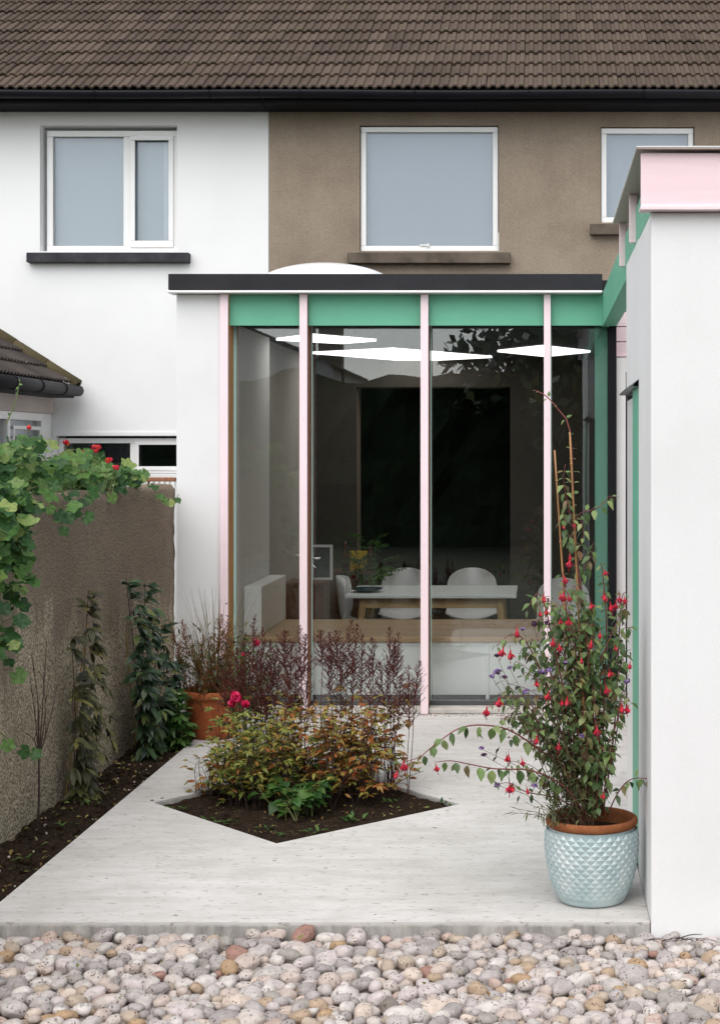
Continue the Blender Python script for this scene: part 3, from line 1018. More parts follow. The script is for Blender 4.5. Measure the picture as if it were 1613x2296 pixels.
# half-round hip tiles stepping down the far edge
hipm = MB()
vs, fs = [], []
for k in range(9):
    a = math.pi * k / 8
    for (tx, rr) in ((0, 0.085), (0.40, 0.068)):
        vs.append((tx, math.cos(a) * rr, math.sin(a) * rr * 0.85))
    vs.append((0.0, math.cos(a) * 0.060, math.sin(a) * 0.060 * 0.85 - 0.005))
for k in range(8):
    fs.append((k * 3, k * 3 + 3, k * 3 + 4, k * 3 + 1))
    fs.append((k * 3 + 2, k * 3 + 5, k * 3 + 3, k * 3))
hipm.add(vs, fs)
hipmesh = hipm.mesh('hip_tile', M['hip'], True)
for j in range(5):
    t = -0.06 + j * 0.335
    mt = Matrix.Rotation(R(180), 4, 'Z') @ Matrix.Rotation(-P2 - 0.03, 4, 'Y')
    inst('hip_tile', hipmesh, rf, (ex_e - t * cs, 14.30, ez_e + t * sn + 0.015), mt.to_euler())
mb = MB()
mb.tube([(ex_e + 0.03, 11.5, ez_e - 0.045), (ex_e + 0.03, 14.42, ez_e - 0.05)], 0.052, 0.052, 10)
mb.build('gutter', M['black_gutter'], le, smooth=True)
for yy in (12.6, 13.25, 13.9):
    MB().tube([(ex_e + 0.03, yy, ez_e - 0.047), (ex_e + 0.03, yy + 0.03, ez_e - 0.047)], 0.058, 0.058, 10).build('gutter_joint', M['black_paint'], le)
box('soffit', le, M['sill_dark'], EX + 0.001, ex_e + 0.0, 11.5, 14.40, fx1 - 0.03, fx1 + 0.01)

# ------------------------------------------------------------------ glazed extension
ge = thing('glazed_extension', (-1.0, YG, -0.22), 'single-storey glazed extension with pink mullions and green panels', 'extension')
ZD1 = 2.695; ZF0, ZF1 = 2.717, 2.819
xa = at(372, 0, 10.2).x
box('fascia', ge, M['membrane'], at(377, 0, 10.24).x, XW - 0.004, 10.24, 10.45, ZF0, ZF1, 0.004)
box('drip_edge', ge, M['drip'], xa, XW - 0.005, 10.225, 10.40, 2.6975, 2.7125, 0.003)
mb = MB().box(at(377, 0, 10.22).x + 0.002, 1.3, 10.451, YH - 0.004, 2.60, 2.80)
mb.build('roof', M['membrane'], ge)
# left return wall
lx0, lx1 = at(396, 0, YG).x, -2.0575
box('wall', ge, M['ext_render'], lx0, lx1, YG, YH - 0.005, -0.22, 2.694)
MUL = [-2.03, -1.522, -0.747, 0.039]
for i, mx in enumerate(MUL):
    wdt = 0.026 if i == 0 else (0.025 if i < 3 else 0.022)
    c = MB().box(mx - wdt, mx + wdt, YG - 0.03, YG - 0.006, 0.004, 2.694).build('mullion', M['pink'], ge, bevel=0.003)
    MB().box(mx - wdt + 0.003, mx + wdt - (0.003 if i else 0.0), YG - 0.0055, YG + 0.20, 0.035, 2.694).build('timber_post', M['timber'] if i == 0 else M['timber_dark'], c)
    for zz in (2.60, 1.9, 1.1, 0.3):
        MB().tube([(mx, YG - 0.0335, zz), (mx, YG - 0.029, zz)], 0.006, 0.006, 8).build('screw', M['pink'], c)
# corner post and the strip for the mirrored green
box('corner_post', ge, M['black_paint'], 0.437, 0.482, YG - 0.03, YG + 0.22, 0.0, 2.49)
box('green_reflection_strip', ge, M['green'], 0.352, 0.434, YG + 0.205, YG + 0.26, 0.0, 2.51)  # added behind the glass, stands in for a green reflection in it
# panes, green panels, bottom rail
edges = [(MUL[0] + 0.026, MUL[1] - 0.0255), (MUL[1] + 0.0255, MUL[2] - 0.0255), (MUL[2] + 0.0255, MUL[3] - 0.0225), (MUL[3] + 0.0225, 0.436)]
ZP = 2.502
for i, (x0, x1) in enumerate(edges):
    x1b = x1 if i < 3 else 0.40
    box('transom_panel', ge, M['green'], x0, x1b, YG + 0.03, YG + 0.055, ZP - 0.004, 2.694)
    pane = MB().box(x0, x1, YG + 0.165, YG + 0.185, 0.05, ZP + 0.03).build('glass_pane', M['glass'], ge)
    ew = 0.018 if i == 0 else 0.007
    MB().box(x0 + 0.0005, x0 + ew, YG + 0.158, YG + 0.1645, 0.063, ZP).build('edge_seal', M['glass_edge'], pane)
    box('bottom_rail', ge, M['alu'], x0, x1, YG + 0.14, YG + 0.199, 0.034, 0.062)
    box('sill_board', ge, M['sill_pale'], x0, x1, YG + 0.005, YG + 0.139, 0.0, 0.033, 0.003)
box('threshold', ge, M['alu'], MUL[0], 0.436, YG + 0.14, YG + 0.21, -0.22, 0.033)
# small stones in the drip channel at the foot of the glass
# interior lining
IN0, IN1 = YG + 0.22, YH - 0.006
mb = MB()
mb.box(-2.07, -1.985, IN0, 11.75, -0.22, 2.515)
mb.build('pilaster', M['plaster_pale'], ge)
box('lining_left', ge, M['plaster_mid'], -2.07, -2.04, 11.751, IN1, -0.22, 2.515)
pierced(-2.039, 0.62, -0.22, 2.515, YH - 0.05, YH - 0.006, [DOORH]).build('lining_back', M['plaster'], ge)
box('lining_right', ge, M['plaster_pale'], 0.60, 0.64, IN0 - 0.2, IN1 - 0.05, -0.22, 2.515)
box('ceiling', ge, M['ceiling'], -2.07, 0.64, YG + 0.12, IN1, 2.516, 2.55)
box('floor', ge, M['floor_in'], -2.07, 0.64, IN0, IN1, -0.26, -0.221)
# window seat along the glass
ws = thing('window_seat', (-0.8, 11.2, -0.22), 'long white panelled window seat with timber top behind the glass', 'window seat')
box('plinth', ws, M['room_dark'], -1.93, 0.55, 10.70, 11.7, -0.22, 0.07)
xs = [-1.94, -1.30, -0.355, 0.59]
for i in range(3):
    box('panel', ws, M['white_lacquer'], xs[i] + 0.012, xs[i + 1] - 0.012, 10.635, 10.66, 0.075, 0.40)
mb = MB()
for x in xs: mb.box(x - 0.011, x + 0.011, 10.625, 10.68, -0.22, 0.40)
mb.box(-1.95, 0.60, 10.625, 10.68, 0.401, 0.427)
mb.build('face_frame', M['white_lacquer'], ws)
box('seat', ws, M['ply'], -1.955, 0.60, 10.60, 11.72, 0.428, 0.46, 0.004)
sb = MB().box(-1.98, -1.86, 10.70, 11.72, 0.4605, 0.785)
tag(sb.build('seat_end', M['plaster_pale'], ws, bevel=0.006))


def ceiling_light(pts, label):
    z0, z1 = 2.498, 2.515
    P = [at(x, y, Y) for x, y, Y in pts]
    q = [(p.x, p.y) for p in P]
    v = [(x, y, z0) for x, y in q] + [(x, y, z1) for x, y in q]
    o = MB().add(v, [(3, 2, 1, 0), (0, 1, 5, 4), (1, 2, 6, 5), (2, 3, 7, 6), (3, 0, 4, 7)]).build('ceiling_light', M['lamp'])
    tag(o, label, 'light', 'diamond ceiling lights')


CY = lambda y: 0.798 * F / (VY - y)
ceiling_light([(619, 763, CY(763)), (765, 771, CY(771)), (843, 765, CY(765)), (700, 753, CY(753))], 'lit diamond ceiling light nearest the glass, leftmost of the three')
ceiling_light([(698, 793, CY(793)), (925, 811, CY(811)), (1102, 802, CY(802)), (880, 784, CY(784))], 'largest lit diamond ceiling light, over the table')
ceiling_light([(1114, 789, CY(789)), (1222, 800, CY(800)), (1322, 790, CY(790)), (1215, 778, CY(778))], 'lit diamond ceiling light at the right, by the black corner post')

# dome on the flat roof
rd = thing('roof_dome', (-1.6, 12.0, 2.8), 'white dome rooflight on the flat extension roof', 'rooflight')
prof = [(0.56, 0.0), (0.56, 0.075), (0.545, 0.08)]
MB().lathe(prof, (-1.6, 12.0, 2.80), 40).build('kerb', M['drip'], rd, smooth=False)
prof = [(0.545 * math.cos(a), 0.075 + 0.212 * math.sin(a)) for a in [math.pi / 2 * k / 14 for k in range(15)]]
MB().lathe(prof, (-1.6, 12.0, 2.80), 48).build('dome', M['dome'], rd, smooth=True)

# ------------------------------------------------------------------ side wing
sw = thing('side_wing', (1.5, 6.5, -0.3), 'white rendered side wing at the right with pink boards and green beam', 'extension')
WT = 2.55
# wall: front block, then lintel over the opening
box('wall', sw, M['side_render'], XW, 4.5, Y0 - 0.012, 6.49, -0.3, WT, 0.006)
box('lintel', sw, M['side_render'], XW, 4.5, 6.4905, 7.42, 1.956, WT)
box('jamb_panel', sw, M['green'], XW + 0.002, XW + 0.06, 6.491, 6.955, 0.004, 1.955)
box('door', sw, M['upvc'], XW + 0.008, XW + 0.06, 6.957, 7.50, 0.004, 1.925)
box('door_edge', sw, M['alu'], XW + 0.010, XW + 0.06, 7.501, 7.545, 0.004, 1.95)
MB().add([(XW - 0.022, 6.47, 1.962), (XW - 0.022, 7.62, 1.962), (XW + 0.002, 7.62, 1.985), (XW + 0.002, 6.47, 1.985),
          (XW - 0.022, 6.47, 1.955), (XW - 0.022, 7.62, 1.955), (XW + 0.04, 7.62, 1.956), (XW + 0.04, 6.49, 1.956)],
         [(0, 1, 2, 3), (0, 4, 5, 1), (4, 7, 6, 5)]).build('drip_flashing', M['alu'], sw)
box('return_wall', sw, M['side_render'], XW + 0.061, 1.22, 6.4905, 7.535, -0.3, 1.954)
box('far_wall', sw, M['side_render'], 1.221, 4.5, 7.4205, YH - 0.01, -0.3, 2.80)
# wall of the recess beside the corner post
rx0, rx1 = 0.484, 1.22
box('recess_wall', sw, M['side_render'], rx0, rx1, YG + 0.10, YG + 0.21, 0.0, 2.30)
for k in range(5):
    z = 2.301 + k * 0.098
    box('cladding_board', sw, M['pink_board'], rx0, rx1, YG + 0.08, YG + 0.10, z, z + 0.092, 0.003)
mb = MB()
mb.box(rx0 + 0.002, rx0 + 0.06, YG + 0.04, YG + 0.099, 0.0, 2.29).box(rx0 + 0.061, 1.2, YG + 0.041, YG + 0.099, 2.2, 2.289)
mb.build('door_frame', M['drip'], sw)
box('recess_glass', sw, M['black_paint'], rx0 + 0.061, 1.2, YG + 0.06, YG + 0.098, 0.02, 2.199)
# green beam carrying through to the extension
box('beam', sw, M['green'], XW + 0.001, XW + 0.09, 5.80, YG + 0.075, 2.5515, 2.703)
box('beam_lower', sw, M['green'], XW + 0.001, XW + 0.089, 7.4215, YG + 0.074, 2.49, 2.5510)
# pink fin boards and the pink end panel under the roof sheet
box('fin', sw, M['pink_board'], 0.367, 0.401, 6.70, 6.725, 2.562, 2.765, 0.003)
box('fin', sw, M['pink_board'], 0.367, 0.401, 7.55, 7.575, 2.560, 2.765, 0.003)
box('end_panel', sw, M['pink_board'], 0.355, 4.5, 5.72, 5.75, 2.566, 2.755, 0.002)
box('end_flange', sw, M['pink'], 0.352, 4.5, 5.708, 5.79, 2.5515, 2.5655, 0.002)
box('roof_sheet', sw, M['soffit'], 0.339, 4.5, 5.69, 7.585, 2.7655, 2.770)
box('roof_edge', sw, M['drip'], 0.337, 4.5, 5.688, 7.588, 2.7705, 2.7745)

# ------------------------------------------------------------------ garden wall at the left
gw = thing('garden_wall', (XGW - 0.1, 8, -0.2), 'weathered brown roughcast garden wall at the left', 'wall')
from mathutils import noise as mnoise
vs, fs = [], []
nY, nZ = 200, 50
Ya, Yb, ZT = 4.2, YG + 0.03, 1.475
for j in range(nZ + 1):
    for i in range(nY + 1):
        y = Ya + (Yb - Ya) * i / nY
        z = -0.25 + (ZT + 0.25) * j / nZ
        top = ZT + mnoise.noise(Vector((y * 2.2, 1.1, 0))) * 0.010 + 0.004 * math.sin(y * 7)
        z = min(z, top)
        if j == nZ: z = top
        d = mnoise.fractal(Vector((y * 7, z * 7, 0.5)), 0.8, 2, 4) * 0.006
        rnd = 0.02 * max(0, (z - top + 0.03) / 0.03) ** 2
        vs.append((XGW + d - rnd, y, z))
for j in range(nZ):
    for i in range(nY):
        a = j * (nY + 1) + i
        fs.append((a, a + 1, a + nY + 2, a + nY + 1))
b0 = len(vs)
for i in range(nY + 1):
    y = Ya + (Yb - Ya) * i / nY
    vs.append((XGW - 0.10, y, vs[nZ * (nY + 1) + i][2] + 0.006))
for i in range(nY + 1):
    y = Ya + (Yb - Ya) * i / nY
    vs.append((XGW - 0.21, y, ZT - 0.02))
for i in range(nY + 1):
    y = Ya + (Yb - Ya) * i / nY
    vs.append((XGW - 0.21, y, -0.25))
rows = [nZ * (nY + 1), b0, b0 + nY + 1, b0 + 2 * (nY + 1)]
for r0, r1 in zip(rows, rows[1:]):
    for i in range(nY):
        fs.append((r0 + i, r0 + i + 1, r1 + i + 1, r1 + i))
# far end
fs.append((nY, nZ * (nY + 1) + nY, b0 + nY, b0 + 2 * (nY + 1) - 1, b0 + 3 * (nY + 1) - 1))
MB().add(vs, fs).build('masonry', M['garden_wall'], gw, smooth=True)

# slatted bench back beyond the wall
sb = thing('slatted_bench', (-3.0, 12.6, -0.3), 'top of a slatted garden bench seen over the garden wall', 'bench')
bp = [at(342, 0, 12.0).x, at(402, 0, 12.0).x]
zt = at(0, 1070, 12.0).z
box('top_rail', sb, M['timber_dark'], bp[0] - 0.7, bp[1] - 0.03, 12.0, 12.04, zt - 0.03, zt, 0.006)
x = bp[0] - 0.66
while x < bp[1] - 0.06:
    box('slat', sb, M['upvc'], x, x + 0.022, 12.005, 12.025, zt - 0.5, zt - 0.031)
    x += 0.04
for x in (bp[0] - 0.69, bp[1] - 0.26):
    box('leg', sb, M['timber_dark'], x, x + 0.05, 12.04, 12.09, -0.3, zt - 0.01)
box('seat', sb, M['timber_dark'], bp[0] - 0.7, bp[1] - 0.12, 11.6, 12.0, zt - 0.55, zt - 0.51)

# ------------------------------------------------------------------ behind the camera: what the glass mirrors
hd = thing('rear_hedge', (0, -12, -0.3), 'tall dark hedge closing the far end of the garden', 'hedge')
vs, fs = [], []
for j in range(9):
    for i in range(91):
        x = -14 + 28 * i / 90
        z = -0.3 + 3.5 * j / 8
        d = mnoise.fractal(Vector((x * 1.3, z * 1.3, 7)), 0.9, 2, 4) * 0.5
        vs.append((x, -12 + d, z + (mnoise.noise(Vector((x * .9, 0, 2))) * 0.35 if j == 8 else 0)))
for j in range(8):
    for i in range(90):
        a = j * 91 + i
        fs.append((a, a + 91, a + 92, a + 1))
MB().add(vs, fs).build('foliage', M['hedge'], hd)
rh = thing('rear_house', (-8, -14, -0.3), 'pale grey gabled house beyond the end of the garden', 'house')
MB().add([(-13, -13, -.3), (-4.4, -13, -.3), (-4.4, -13, 3.5), (-8.7, -13, 5.4), (-13, -13, 3.5), (-13, -20, -.3), (-4.4, -20, -.3), (-4.4, -20, 3.5), (-8.7, -20, 5.4), (-13, -20, 3.5)],
         [(4, 3, 2, 1, 0), (1, 2, 7, 6), (0, 5, 9, 4), (5, 6, 7, 8, 9)]).build('wall', M['ext_render'], rh)
MB().add([(-4.2, -12.8, 3.41), (-8.7, -12.8, 5.42), (-8.7, -20, 5.42), (-4.2, -20, 3.41), (-13.2, -12.8, 3.41), (-13.2, -20, 3.41)], [(0, 1, 2, 3), (1, 4, 5, 2)]).build('roof', M['tile_grey'], rh)
box('chimney', rh, M['brown_render'], -4.9, -4.4, -15, -14.5, 3.0, 4.6)


def crown(mb, c, rx, rz, n, size, seed):
    rs = random.Random(seed)
    clumps = [(c + Vector((rs.gauss(0, rx * .5), rs.gauss(0, rx * .5), rs.gauss(0, rz * .45))), rs.uniform(.35, .6) * rx) for _ in range(22)]
    for _ in range(n):
        p, r = rs.choice(clumps)
        q = p + Vector((rs.gauss(0, 1), rs.gauss(0, 1), rs.gauss(0, 1))).normalized() * r * rs.random() ** .4
        a = Vector((rs.gauss(0, 1), rs.gauss(0, 1), rs.gauss(0, 1))).normalized() * size
        b = a.cross(Vector((rs.gauss(0, 1), rs.gauss(0, 1), rs.gauss(0, 1)))).normalized() * size * .5
        mb.add([q - a, q + b, q + a, q - b], [(0, 1, 2, 3)])


for k, (x, y, h, lab) in enumerate(((1.0, -11.0, 5.4, 'broad dark tree at the end of the garden, left of the other'), (4.2, -10.0, 5.8, 'tall dark tree at the end of the garden, right of the other'))):
    t = thing('rear_tree', (x, y, -0.3), lab, 'tree', 'trees at the end of the garden')
    m1 = MB().tube(spline([(x, y, -0.3), (x + .1, y, 1.2), (x, y + .1, h * .6)]), 0.14, 0.06, 8)
    for q in range(6):
        a = q * 1.05
        m1.tube(spline([(x, y, 1.4 + q * .25), (x + math.cos(a) * .8, y + math.sin(a) * .8, 2.4 + q * .3), (x + math.cos(a) * 1.4, y + math.sin(a) * 1.4, 3.2 + q * .3)], 6), 0.05, 0.015, 5)
    m1.build('trunk', M['stem_dark'], t)
    m2 = MB()
    crown(m2, Vector((x, y, h * .62)), 1.9, 1.5, 7000, 0.17, 5 + k)
    m2.build('crown', M['lf_dark'], t)


# ------------------------------------------------------------------ indoor furniture
FL = -0.22
ty0, ty1 = 13.0, 13.95
tx0, tx1 = at(772, 0, ty0).x, at(1156, 0, ty0).x
tz = at(0, 1335, ty0).z
dt = thing('dining_table', ((tx0 + tx1) / 2, 13.5, FL), 'white-topped dining table with splayed oak legs', 'table')
box('table_top', dt, M['white_lacquer'], tx0, tx1, ty0, ty1, tz - 0.022, tz + 0.003, 0.003)
mb = MB()
mb.box(tx0 + 0.13, tx1 - 0.13, ty0 + 0.10, ty0 + 0.13, tz - 0.11, tz - 0.023)
mb.box(tx0 + 0.13, tx1 - 0.13, ty1 - 0.13, ty1 - 0.10, tz - 0.11, tz - 0.023)
mb.build('apron', M['oak'], dt)
for sx in (0, 1):
    for sy in (0, 1):
        xt = tx0 + 0.14 if sx == 0 else tx1 - 0.14
        xb = xt + (-0.07 if sx == 0 else 0.07)
        y = ty0 + 0.115 if sy == 0 else ty1 - 0.115
        MB().tube([(xt, y, tz - 0.024), (xb, y, FL)], 0.034, 0.022, 8).build('leg', M['oak'], dt)


def chair(x, y, face, label):
    """moulded shell chair on four legs; face = direction the sitter looks (radians from +X)"""
    t = thing('dining_chair', (x, y, FL), label, 'chair', 'white shell chairs around the dining table')
    prof = [(0.22, 0.43), (0.20, 0.45), (0.05, 0.435), (-0.10, 0.43), (-0.17, 0.46), (-0.205, 0.55), (-0.215, 0.66), (-0.225, 0.76), (-0.235, 0.83), (-0.24, 0.865)]
    hw = [0.18, 0.21, 0.23, 0.23, 0.225, 0.225, 0.225, 0.215, 0.18, 0.10]
    nU = 12
    vs, fs = [], []
    for (px, pz), h in zip(prof, hw):
        for u in range(nU + 1):
            s = -1 + 2 * u / nU
            k = s * s
            ox = px + (0.09 * k if pz > 0.46 else 0.0)
            oz = pz + (0.05 * k if pz <= 0.46 else 0) - (0.02 * k if pz > 0.8 else 0)
            vs.append((ox, s * h, oz))
    for i in range(len(prof) - 1):
        for u in range(nU):
            a = i * (nU + 1) + u
            fs.append((a, a + 1, a + nU + 2, a + nU + 1))
    mt = Matrix.Translation((x, y, FL)) @ Matrix.Rotation(face, 4, 'Z')
    o = MB().add([mt @ Vector(v) for v in vs], fs).build('shell', M['white_shell'], t, smooth=True)
    sd = o.modifiers.new('thick', 'SOLIDIFY'); sd.thickness = 0.012
    ss = o.modifiers.new('sub', 'SUBSURF'); ss.levels = 1; ss.render_levels = 1
    for lx, ly in ((0.14, 0.14), (0.14, -0.14), (-0.12, 0.14), (-0.12, -0.14)):
        MB().tube([mt @ Vector((lx * .7, ly * .7, 0.42)), mt @ Vector((lx * 1.3, ly * 1.3, 0))], 0.014, 0.010, 6).build('leg', M['oak'], t)


chair(at(908, 0, 14.25).x, 14.12, R(-90), 'white shell chair behind the table, left of the two facing the garden')
chair(at(1057, 0, 14.25).x, 14.12, R(-90), 'white shell chair behind the table, right of the two facing the garden')
chair(-1.47, 13.45, R(0), 'white shell chair at the left end of the table, side on')
chair(at(1272, 0, 13.0).x, 13.0, R(-75), 'white shell chair apart at the right, half hidden by the fuchsia')
bw = MB().lathe([(0.02, 0.0), (0.07, 0.004), (0.12, 0.022), (0.135, 0.032), (0.128, 0.034), (0.07, 0.014), (0.0, 0.012)], (at(822, 0, 13.3).x, 13.3, tz + 0.0035), 28)
tag(bw.build('bowl', M['bowl'], None, smooth=True), 'shallow dark blue bowl on the white table', 'bowl')
sbd = thing('sideboard', (-1.85, 13.2, FL), 'dark brown wooden sideboard behind the glass at the left', 'sideboard')
sx0, sx1 = -2.03, -1.72
box('carcass', sbd, M['walnut'], sx0, sx1, 12.7, 13.1, FL + 0.08, 0.62, 0.004)
box('top', sbd, M['walnut'], sx0 - 0.002, sx1 + 0.01, 12.68, 13.11, 0.621, 0.645, 0.003)
box('plinth', sbd, M['room_dark'], sx0 + 0.01, sx1 - 0.01, 12.72, 13.09, FL, FL + 0.079)
pf = thing('picture_frame', (-1.78, 12.9, 0.645), 'small white picture frame on the sideboard', 'picture frame')
mb = MB(); ring(mb, -1.85, -1.68, 0.646, 0.93, 12.95, 12.97, 0.02)
mb.build('frame', M['upvc'], pf)
box('picture', pf, M['picture'], -1.83, -1.70, 12.958, 12.964, 0.666, 0.91)
so = MB()
c = Vector((-1.86, 12.8, 0.83))
for k in range(14):
    d = Vector((random.gauss(0, 1), random.gauss(0, .6), random.gauss(0, 1))).normalized() * 0.105
    so.tube([c, c + d], 0.006, 0.003, 5)
so.tube([(c.x, c.y, 0.6455), c], 0.006, 0.006, 6)
tag(so.build('starburst_ornament', M['steel']), 'silver starburst ornament on the sideboard', 'ornament')
hp = thing('house_plant', (-1.45, 13.9, FL), 'dark feathery house plant in the room behind the table', 'plant')
m1, m2 = MB(), MB()
hb = Vector((-1.5, 14.0, FL))
m1.lathe([(0.10, 0), (0.13, 0.28), (0.12, 0.28), (0.11, 0.24), (0, 0.24)], hb, 20)
m1.build('planter', M['white_shell'], hp)
for k in range(26):
    a = random.uniform(0, 6.28)
    r = random.uniform(0.15, 0.34)
    top = random.uniform(0.85, 1.2)
    P = spline([hb + Vector((0, 0, .24)), hb + Vector((math.cos(a) * r * .4, math.sin(a) * r * .4, top * .9)), hb + Vector((math.cos(a) * r, math.sin(a) * r, top))], 12)
    m2.tube(P, 0.004, 0.001, 4)
    for q in P[5:]:
        for s in (-1, 1):
            d = Vector((-math.sin(a) * s, math.cos(a) * s, -0.3)).normalized() * 0.07
            m2.add([q, q + d * .5 + Vector((0, 0, .008)), q + d, q + d * .5 - Vector((0, 0, .008))], [(0, 1, 2, 3)])
m2.build('fronds', M['lf_green'], hp)
cn = thing('console_table', (-1.65, 14.2, FL), 'dark console at the back wall behind the left chair', 'console')
box('top', cn, M['walnut'], -1.92, -1.45, 14.05, 14.40, 0.60, 0.63, 0.003)
box('carcass', cn, M['walnut'], -1.90, -1.47, 14.08, 14.39, FL + 0.1, 0.599)
for x in (-1.88, -1.52):
    box('leg', cn, M['walnut'], x, x + 0.03, 14.1, 14.13, FL, FL + 0.099)
bxp = at(803, 0, 14.2).x
tag(MB().box(bxp - 0.075, bxp + 0.075, 14.2, 14.25, 0.6305, 0.80).build('yellow_box', M['yellow'], None, bevel=0.004), 'small yellow box on the console behind the table', 'box')
for k, lab in enumerate(('dark red bottle on the console left of the yellow box', 'dark red bottle on the console right of the yellow box')):
    bx_ = bxp + (-0.11 if k == 0 else 0.11)
    tag(MB().lathe([(0.0, 0.0), (0.03, 0.0), (0.032, 0.15), (0.012, 0.20), (0.012, 0.26), (0.0, 0.26)], (bx_, 14.15, 0.6305), 14).build('bottle', M['bottle'], None, smooth=True), lab, 'bottle', 'bottles on the console')



# ------------------------------------------------------------------ plants: tools
PROF = {
    'ovate': [(0, 0.06), (0.14, 0.62), (0.34, 1.0), (0.58, 0.86), (0.8, 0.45), (1, 0.0)],
    'lance': [(0, 0.10), (0.25, 0.75), (0.5, 1.0), (0.75, 0.62), (1, 0.0)],
    'linear': [(0, 0.5), (0.4, 1.0), (0.8, 0.7), (1, 0.0)],
}


def leaf_geo(shape, L, W, fold=0.25, curl=0.25, wave=0.0):
    """leaf along +X, face up +Z, base at the origin"""
    if shape == 'round':
        n = 20
        vs = [(L * 0.42, 0, -0.06 * L)]
        for k in range(n):
            a = 2 * math.pi * k / n
            r = 0.5 * (1 + 0.13 * math.cos(a * 5 + wave * 1.5) + 0.05 * math.sin(a * 7 + wave))
            if k == n // 2: r *= 0.55
            x, y = L * (0.5 + r * math.cos(a)), W * r * math.sin(a)
            vs.append((x, y, 0.08 * L * math.cos(5 * a + wave * 5) - curl * 0.25 * (x / L) ** 2 * L + fold * abs(y) * 0.3))
        return vs, [(0, 1 + k, 1 + (k + 1) % n) for k in range(n)]
    pr = PROF[shape]
    vs, fs = [], []
    for i, (t, w_) in enumerate(pr):
        z = -curl * L * t * t
        h = W * 0.5 * w_
        wz = wave * W * 0.18 * math.sin(i * 2.3)
        if w_ <= 0.001:
            vs.append((L * t, 0, z))
        else:
            vs += [(L * t, h, z + fold * h + wz), (L * t, 0, z), (L * t, -h, z + fold * h - wz)]
    k = len(pr)
    for i in range(k - 1):
        a = i * 3
        if i < k - 2:
            fs += [(a, a + 1, a + 4, a + 3), (a + 1, a + 2, a + 5, a + 4)]
        else:
            fs += [(a, a + 1, a + 3), (a + 1, a + 2, a + 3)]
    return vs, fs


def frame(d, up):
    X = Vector(d).normalized()
    Z = Vector(up) - X * X.dot(Vector(up))
    if Z.length < 1e-3:
        Z = X.orthogonal()
    Z.normalize()
    Y = Z.cross(X)
    m = Matrix.Identity(4)
    for i in range(3):
        m[i][0], m[i][1], m[i][2] = X[i], Y[i], Z[i]
    return m


LG = {}
for sh, wr in (('ovate', 0.52), ('lance', 0.30), ('linear', 0.10), ('round', 1.0)):
    LG[sh] = [leaf_geo(sh, 1.0, wr * random.uniform(0.85, 1.15), random.uniform(0.1, 0.45), random.uniform(0.05, 0.45), random.uniform(-1, 1)) for _ in range(6)]


class Foliage:
    """leaves of one plant: the first `cap` leaves flagged big become single parts, all others join one mesh"""
    def __init__(s, root, mat, cap=0, name='leaf'):
        s.root, s.mat, s.cap, s.n, s.name = root, mat, cap, 0, name
        s.mb = MB()
        s.me = {}

    def leaf(s, p, d, up, L, shape='ovate', big=False, wide=1.0):
        k = random.randrange(6)
        m = frame(d, up)
        if big and s.n < s.cap:
            key = (shape, k)
            if key not in s.me:
                s.me[key] = MB().add(*LG[shape][k]).mesh('leaf', s.mat, True)
            o = inst(s.name, s.me[key], s.root, p, m.to_euler(), (L, L * wide, L))
            s.n += 1
        else:
            mt = Matrix.Translation(p) @ m @ Matrix.Diagonal((L, L * wide, L, 1))
            v, f = LG[shape][k]
            s.mb.add([mt @ Vector(q) for q in v], f)

    def done(s, name='foliage'):
        if s.mb.v:
            o = s.mb.build(name, s.mat, s.root, smooth=True)
            o['kind'] = 'stuff'
            return o


def U(a, b): return random.uniform(a, b)


def rdir():
    return Vector((random.gauss(0, 1), random.gauss(0, 1), random.gauss(0, 1))).normalized()


def along(path, step, t0=0.0, t1=1.0):
    """points with tangents every `step` metres"""
    seg = [(path[i + 1] - path[i]).length for i in range(len(path) - 1)]
    tot = sum(seg)
    out = []
    s = tot * t0
    while s < tot * t1:
        acc = 0
        for i, l in enumerate(seg):
            if acc + l >= s:
                f = (s - acc) / max(l, 1e-9)
                out.append((path[i].lerp(path[i + 1], f), (path[i + 1] - path[i]).normalized(), s / tot))
                break
            acc += l
        s += step * U(0.75, 1.25)
    return out


